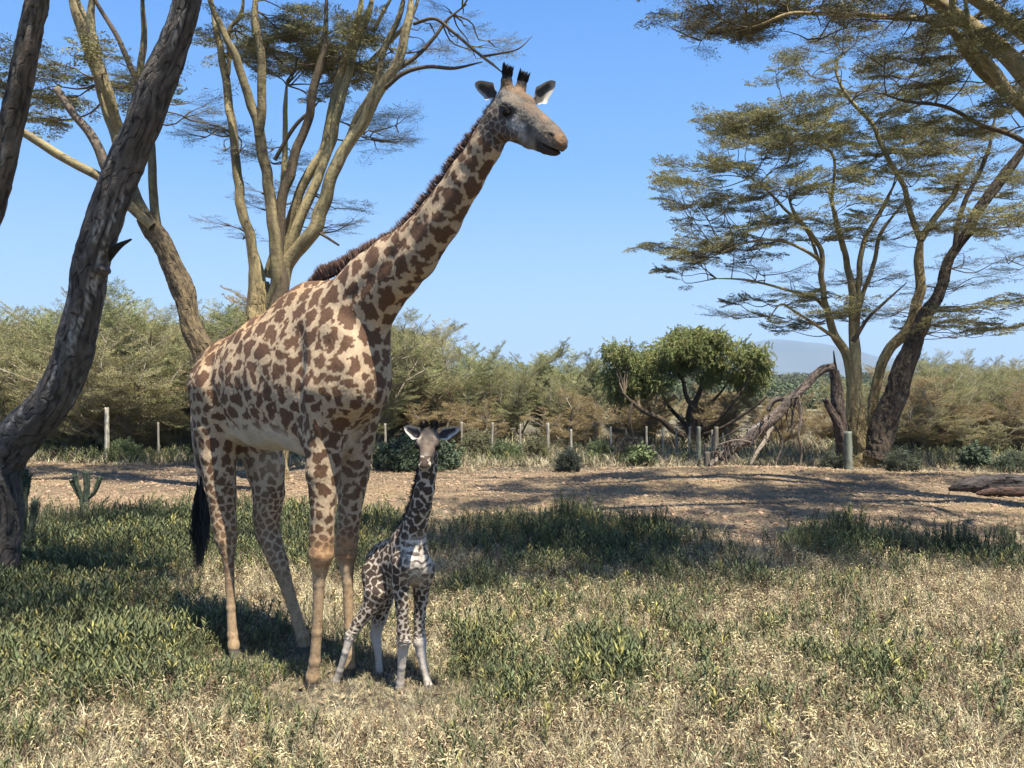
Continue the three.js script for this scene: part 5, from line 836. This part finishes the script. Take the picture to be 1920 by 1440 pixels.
{
  const bladeTuft = (sd, n, L0, L1, W, spread, curl) => { const r = rng(sd), m = new MB(); for (let i = 0; i < n; i++) { const a = r() * 6.283, k = Math.sqrt(r()) * spread, L = lerp(L0, L1, r()); let P = V(Math.cos(a) * k, -.01, Math.sin(a) * k), h = r() * 6.283, d = V(Math.cos(h) * .5, .6 + .6 * r(), Math.sin(h) * .5).normalize(); const pts = [P.clone()], cu = curl * (.4 + r()), tw = (r() - .5) * 1.2; for (let j = 0; j < 3; j++) { P.addScaledVector(d, L / 3); pts.push(P.clone()); d.add(V(Math.cos(h + tw) * cu, -cu * (.3 + .5 * r()), Math.sin(h + tw) * cu)).normalize(); } const c = .55 + .75 * r(); m.ribbon(pts, W * (.6 + .8 * r()), V(-Math.sin(h), .25 * (r() - .5), Math.cos(h)), [c, c * (.93 + .1 * r()), c * (.8 + .25 * r())]); } return m.geo(); };
  // upright leafy weed with narrow drooping leaves
  const herb = (sd, H, n, LL, LW, dead) => { const r = rng(sd), m = new MB(), st = [V(0, -.02, 0), V((r() - .5) * .06, H * .5, (r() - .5) * .06), V((r() - .5) * .14, H, (r() - .5) * .14)], cv = m.tube(st, [.004, .0022], { seg: 3, step: H / 4, col: dead ? [.75, .6, .5] : [.9, .8, .6] }); for (let i = 0; i < n; i++) { const t = .12 + .88 * (i + r()) / n, P = cv.getPoint(t), a = i * 2.4 + r(), up = dead ? (r() - .6) * 1.4 : .7 + 1.7 * r(), d = V(Math.cos(a), up, Math.sin(a)).normalize(), s = V(-Math.sin(a), (r() - .5) * .8, Math.cos(a)).normalize(), k = .6 + .7 * r(), y = r(); const L = LL * (.6 + .7 * r()), c = [k * (1 + .15 * y), k, k * (.9 - .15 * y)]; const tip = P.clone().addScaledVector(d, L * .5), e = tip.clone().addScaledVector(V(d.x, d.y - (dead ? 1.1 : .45) * r(), d.z).normalize(), L * .5); const A = m.v(P.x, P.y, P.z, c), B = m.v(tip.x + s.x * LW / 2, tip.y + s.y * LW / 2, tip.z + s.z * LW / 2, c), D = m.v(tip.x - s.x * LW / 2, tip.y - s.y * LW / 2, tip.z - s.z * LW / 2, c), E = m.v(e.x, e.y, e.z, c.map(v => v * .9)); m.i.push(A, D, B, B, D, E); } return m.geo(); };
  const G = {
    straw: [bladeTuft(1, 20, .06, .2, .0055, .09, .5), bladeTuft(2, 18, .05, .15, .006, .1, .7), bladeTuft(3, 14, .1, .3, .005, .07, .35)],
    green: [herb(4, .25, 26, .055, .0085), herb(5, .20, 24, .048, .009), herb(6, .26, 22, .06, .014)],
    tall: [herb(9, .52, 60, .06, .009), herb(10, .44, 54, .065, .0085)],
    dead: [herb(7, .24, 20, .05, .010, true), herb(8, .30, 22, .055, .010, true), bladeTuft(12, 4, .25, .5, .004, .05, .25)],
  };
  const lists = { straw: [[], [], []], green: [[], [], []], tall: [[], []], dead: [[], [], []] }, r = rng(1234), mt = new THREE.Matrix4(), q = new THREE.Quaternion(), e = new THREE.Euler(), c = new THREE.Color();
  const add = (k, x, z, s, col, tilt = .5) => { const L = lists[k]; L[Math.floor(r() * L.length)].push([x, heightAt(x, z), z, s, r() * 6.283, (r() - .5) * tilt, (r() - .5) * tilt, col]); };
  const straw = () => { const v = .4 + .85 * r(), w = r(); return w < .22 ? [.17 * v, .11 * v, .075 * v] : w < .5 ? [.55 * v, .48 * v, .33 * v] : [.46 * v, .42 * v, .27 * v]; };
  const green = () => { const v = .5 + .8 * r(), w = r(); return w < .12 ? [.27 * v, .27 * v, .10 * v] : w < .3 ? [.17 * v, .19 * v, .10 * v] : [.10 * v, .128 * v, .064 * v]; };
  // the near field, in rings so that density falls with distance
  for (const [D0, D1, dens] of [[3.9, 6.5, 2000], [6.5, 9.5, 1200], [9.5, 13, 600], [13, 17.5, 260], [17.5, 21, 80]]) {
    const wide = D1 * .66 + .8, n = Math.round((D1 - D0) * wide * 2 * dens);
    for (let i = 0; i < n; i++) {
      const D = lerp(D0, D1, r()), x = (r() * 2 - 1) * wide, z = -D; if (Math.abs(x) > D * .66 + .8) continue;
      const so = soilAt(x, z); if (r() < so * 1.05 - .03) continue;
      const g = greenAt(x, z), far = smooth(8, 16, D), bare = fbm(x * 1.7, 31, z * 1.7, 3); if (bare > .28 && r() < .6) continue;
      let f = 1; for (const [a, b] of FEET) f = Math.min(f, lerp(.3, 1, smooth(.12, .7, Math.hypot(x - a, (z - b - .12) * .8))));
      if (r() < g * .78) add('green', x, z, f * (.45 + .55 * r()) * (1 + .4 * g) * (1 + .25 * far), green(), .45);
      else if (r() < .45) add('dead', x, z, f * (.35 + .55 * r()), straw(), .9); else add('straw', x, z, f * (.4 + .6 * r()), straw(), .7);
    }
  }
  // taller clumps at the edge of the track
  for (const [px, py, w, n, h] of [[1075, 1000, 60, 150, 1.9], [1150, 1010, 110, 260, 1.5], [1010, 1010, 90, 160, 1.3], [1590, 1024, 36, 90, 2.0], [1540, 1040, 60, 120, 1.3], [1650, 1040, 60, 120, 1.3], [1790, 1045, 50, 110, 1.5], [1860, 1040, 60, 90, 1.3], [1225, 1015, 40, 110, 1.6], [430, 975, 120, 160, 1.3], [240, 985, 120, 200, 1.2], [80, 1000, 100, 180, 1.4], [700, 985, 60, 90, 1.2], [960, 985, 60, 80, 1.1], [1490, 1030, 30, 50, 1.1], [1330, 1010, 30, 30, .9]]) { const o = ground(px, py), R = w / FOC * -o.z; for (let i = 0; i < n; i++) { const a = r() * 6.283, k = Math.sqrt(r()); add('tall', o.x + Math.cos(a) * k * R, o.z + Math.sin(a) * k * R * .7, h * .52 * (.7 + .6 * r()) * (1.15 - .5 * k), green(), .3); } }
  // dry grass along the fence and under the scrub
  for (let i = 0; i < 15000; i++) { const D = lerp(21.8, 34, Math.pow(r(), 1.4)), x = (r() * 2 - 1) * D * .66, px = px2(x, -D); const right = px > 1560, left = px < 480; if (soilAt(x, -D) > .5) continue; const gr = left ? .55 : right ? .5 : .2 + .3 * fbm(x * .6, 3, D * .6, 2); if (r() < gr) add('green', x, -D, .9 + .8 * r(), green().map(v => v * 1.1), .5); else add('straw', x, -D, (D < 27 ? .9 : 1.5) + 1.1 * r(), straw(), .5); }
  const emit = (name, k, label, cat) => lists[k].forEach((L, j) => { const im = new THREE.InstancedMesh(G[k][j], M.grass, L.length); L.forEach((p, i) => { e.set(p[5], p[4], p[6], 'YXZ'); q.setFromEuler(e); mt.compose(V(p[0], p[1], p[2]), q, V(p[3], p[3] * .95, p[3])); im.setMatrixAt(i, mt); im.setColorAt(i, c.setRGB(...p[7])); }); im.name = numbered(name); im.castShadow = im.receiveShadow = true; tag(im, label[j], cat, null, 'stuff'); scene.add(im); });
  emit('dry_grass', 'straw', ['dry straw coloured grass matted over the foreground', 'short curled dry grass among the weeds', 'taller thin dry grass blades along the field and fence'], 'grass');
  emit('green_weeds', 'green', ['green leafy weeds around the giraffes feet', 'small pale green weeds among the dry grass', 'knee-high narrow leaved green weeds in the field'], 'weeds');
  emit('tall_weeds', 'tall', ['tall dark green weeds in clumps at the edge of the soil track', 'tall leafy weeds with narrow leaves near the soil track'], 'weeds');
  emit('dead_weeds', 'dead', ['withered brown weeds with curled leaves', 'taller withered weeds with hanging dry leaves', 'long thin bent dry stalks standing out of the grass'], 'weeds');
  // clods and crumbs on the bare soil
  const g = new THREE.IcosahedronGeometry(1, 1), P = g.attributes.position; for (let i = 0; i < P.count; i++) { const x = P.getX(i), y = P.getY(i), z = P.getZ(i), k = 1 + .35 * n3(x * 1.7, y * 1.7, z * 1.7); P.setXYZ(i, x * k, y * k * .6, z * k); } g.computeVertexNormals(); g.setAttribute('color', new THREE.Float32BufferAttribute(new Float32Array(P.count * 3).fill(1), 3));
  const N = 9000, im = new THREE.InstancedMesh(g, M.plain, N); let n = 0; while (n < N) { const D = lerp(10, 23, r()), x = (r() * 2 - 1) * D * .66; if (r() > soilAt(x, -D) + .08) continue; const s = .006 + .05 * Math.pow(r(), 5) + .008 * r(); e.set(r(), r() * 6, r()); q.setFromEuler(e); mt.compose(V(x, heightAt(x, -D), -D), q, V(s, s, s)); im.setMatrixAt(n, mt); const v = .6 + .6 * r(); im.setColorAt(n, c.setRGB(.33 * v, .22 * v, .14 * v)); n++; }
  im.name = 'soil_clods'; tag(im, 'small earth clods and crumbs scattered on the bare track', 'soil clods', null, 'stuff'); scene.add(im);
  const lm = new MB(), lr = rng(6); for (let i = 0; i < 5; i++) { const a = lr() * 6.28; lm.leaf(V((lr() - .5) * .2, .012 + .012 * lr(), (lr() - .5) * .2), V(Math.cos(a), .25 * (lr() - .3), Math.sin(a)).normalize(), V(-Math.sin(a), .3 * (lr() - .5), Math.cos(a)).normalize(), .05 + .05 * lr(), .012 + .014 * lr(), [1, 1, 1], .3); }
  const N2 = 16000, li = new THREE.InstancedMesh(lm.geo(), M.grass, N2); n = 0; while (n < N2) { const D = lerp(4, 23, Math.sqrt(r())), x = (r() * 2 - 1) * (D * .66 + .5); const s = .6 + .7 * r(); q.setFromAxisAngle(V(0, 1, 0), r() * 6.28); mt.compose(V(x, heightAt(x, -D), -D), q, V(s, s, s)); li.setMatrixAt(n, mt); const v = .5 + .8 * r(), w = r(); li.setColorAt(n, c.setRGB(lerp(.22, .42, w) * v, lerp(.14, .32, w) * v, lerp(.085, .19, w) * v)); n++; }
  li.name = 'leaf_litter'; tag(li, 'dry fallen leaves and stalks lying over soil and grass', 'leaf litter', null, 'stuff'); scene.add(li);
}
renderer.render(scene, camera);
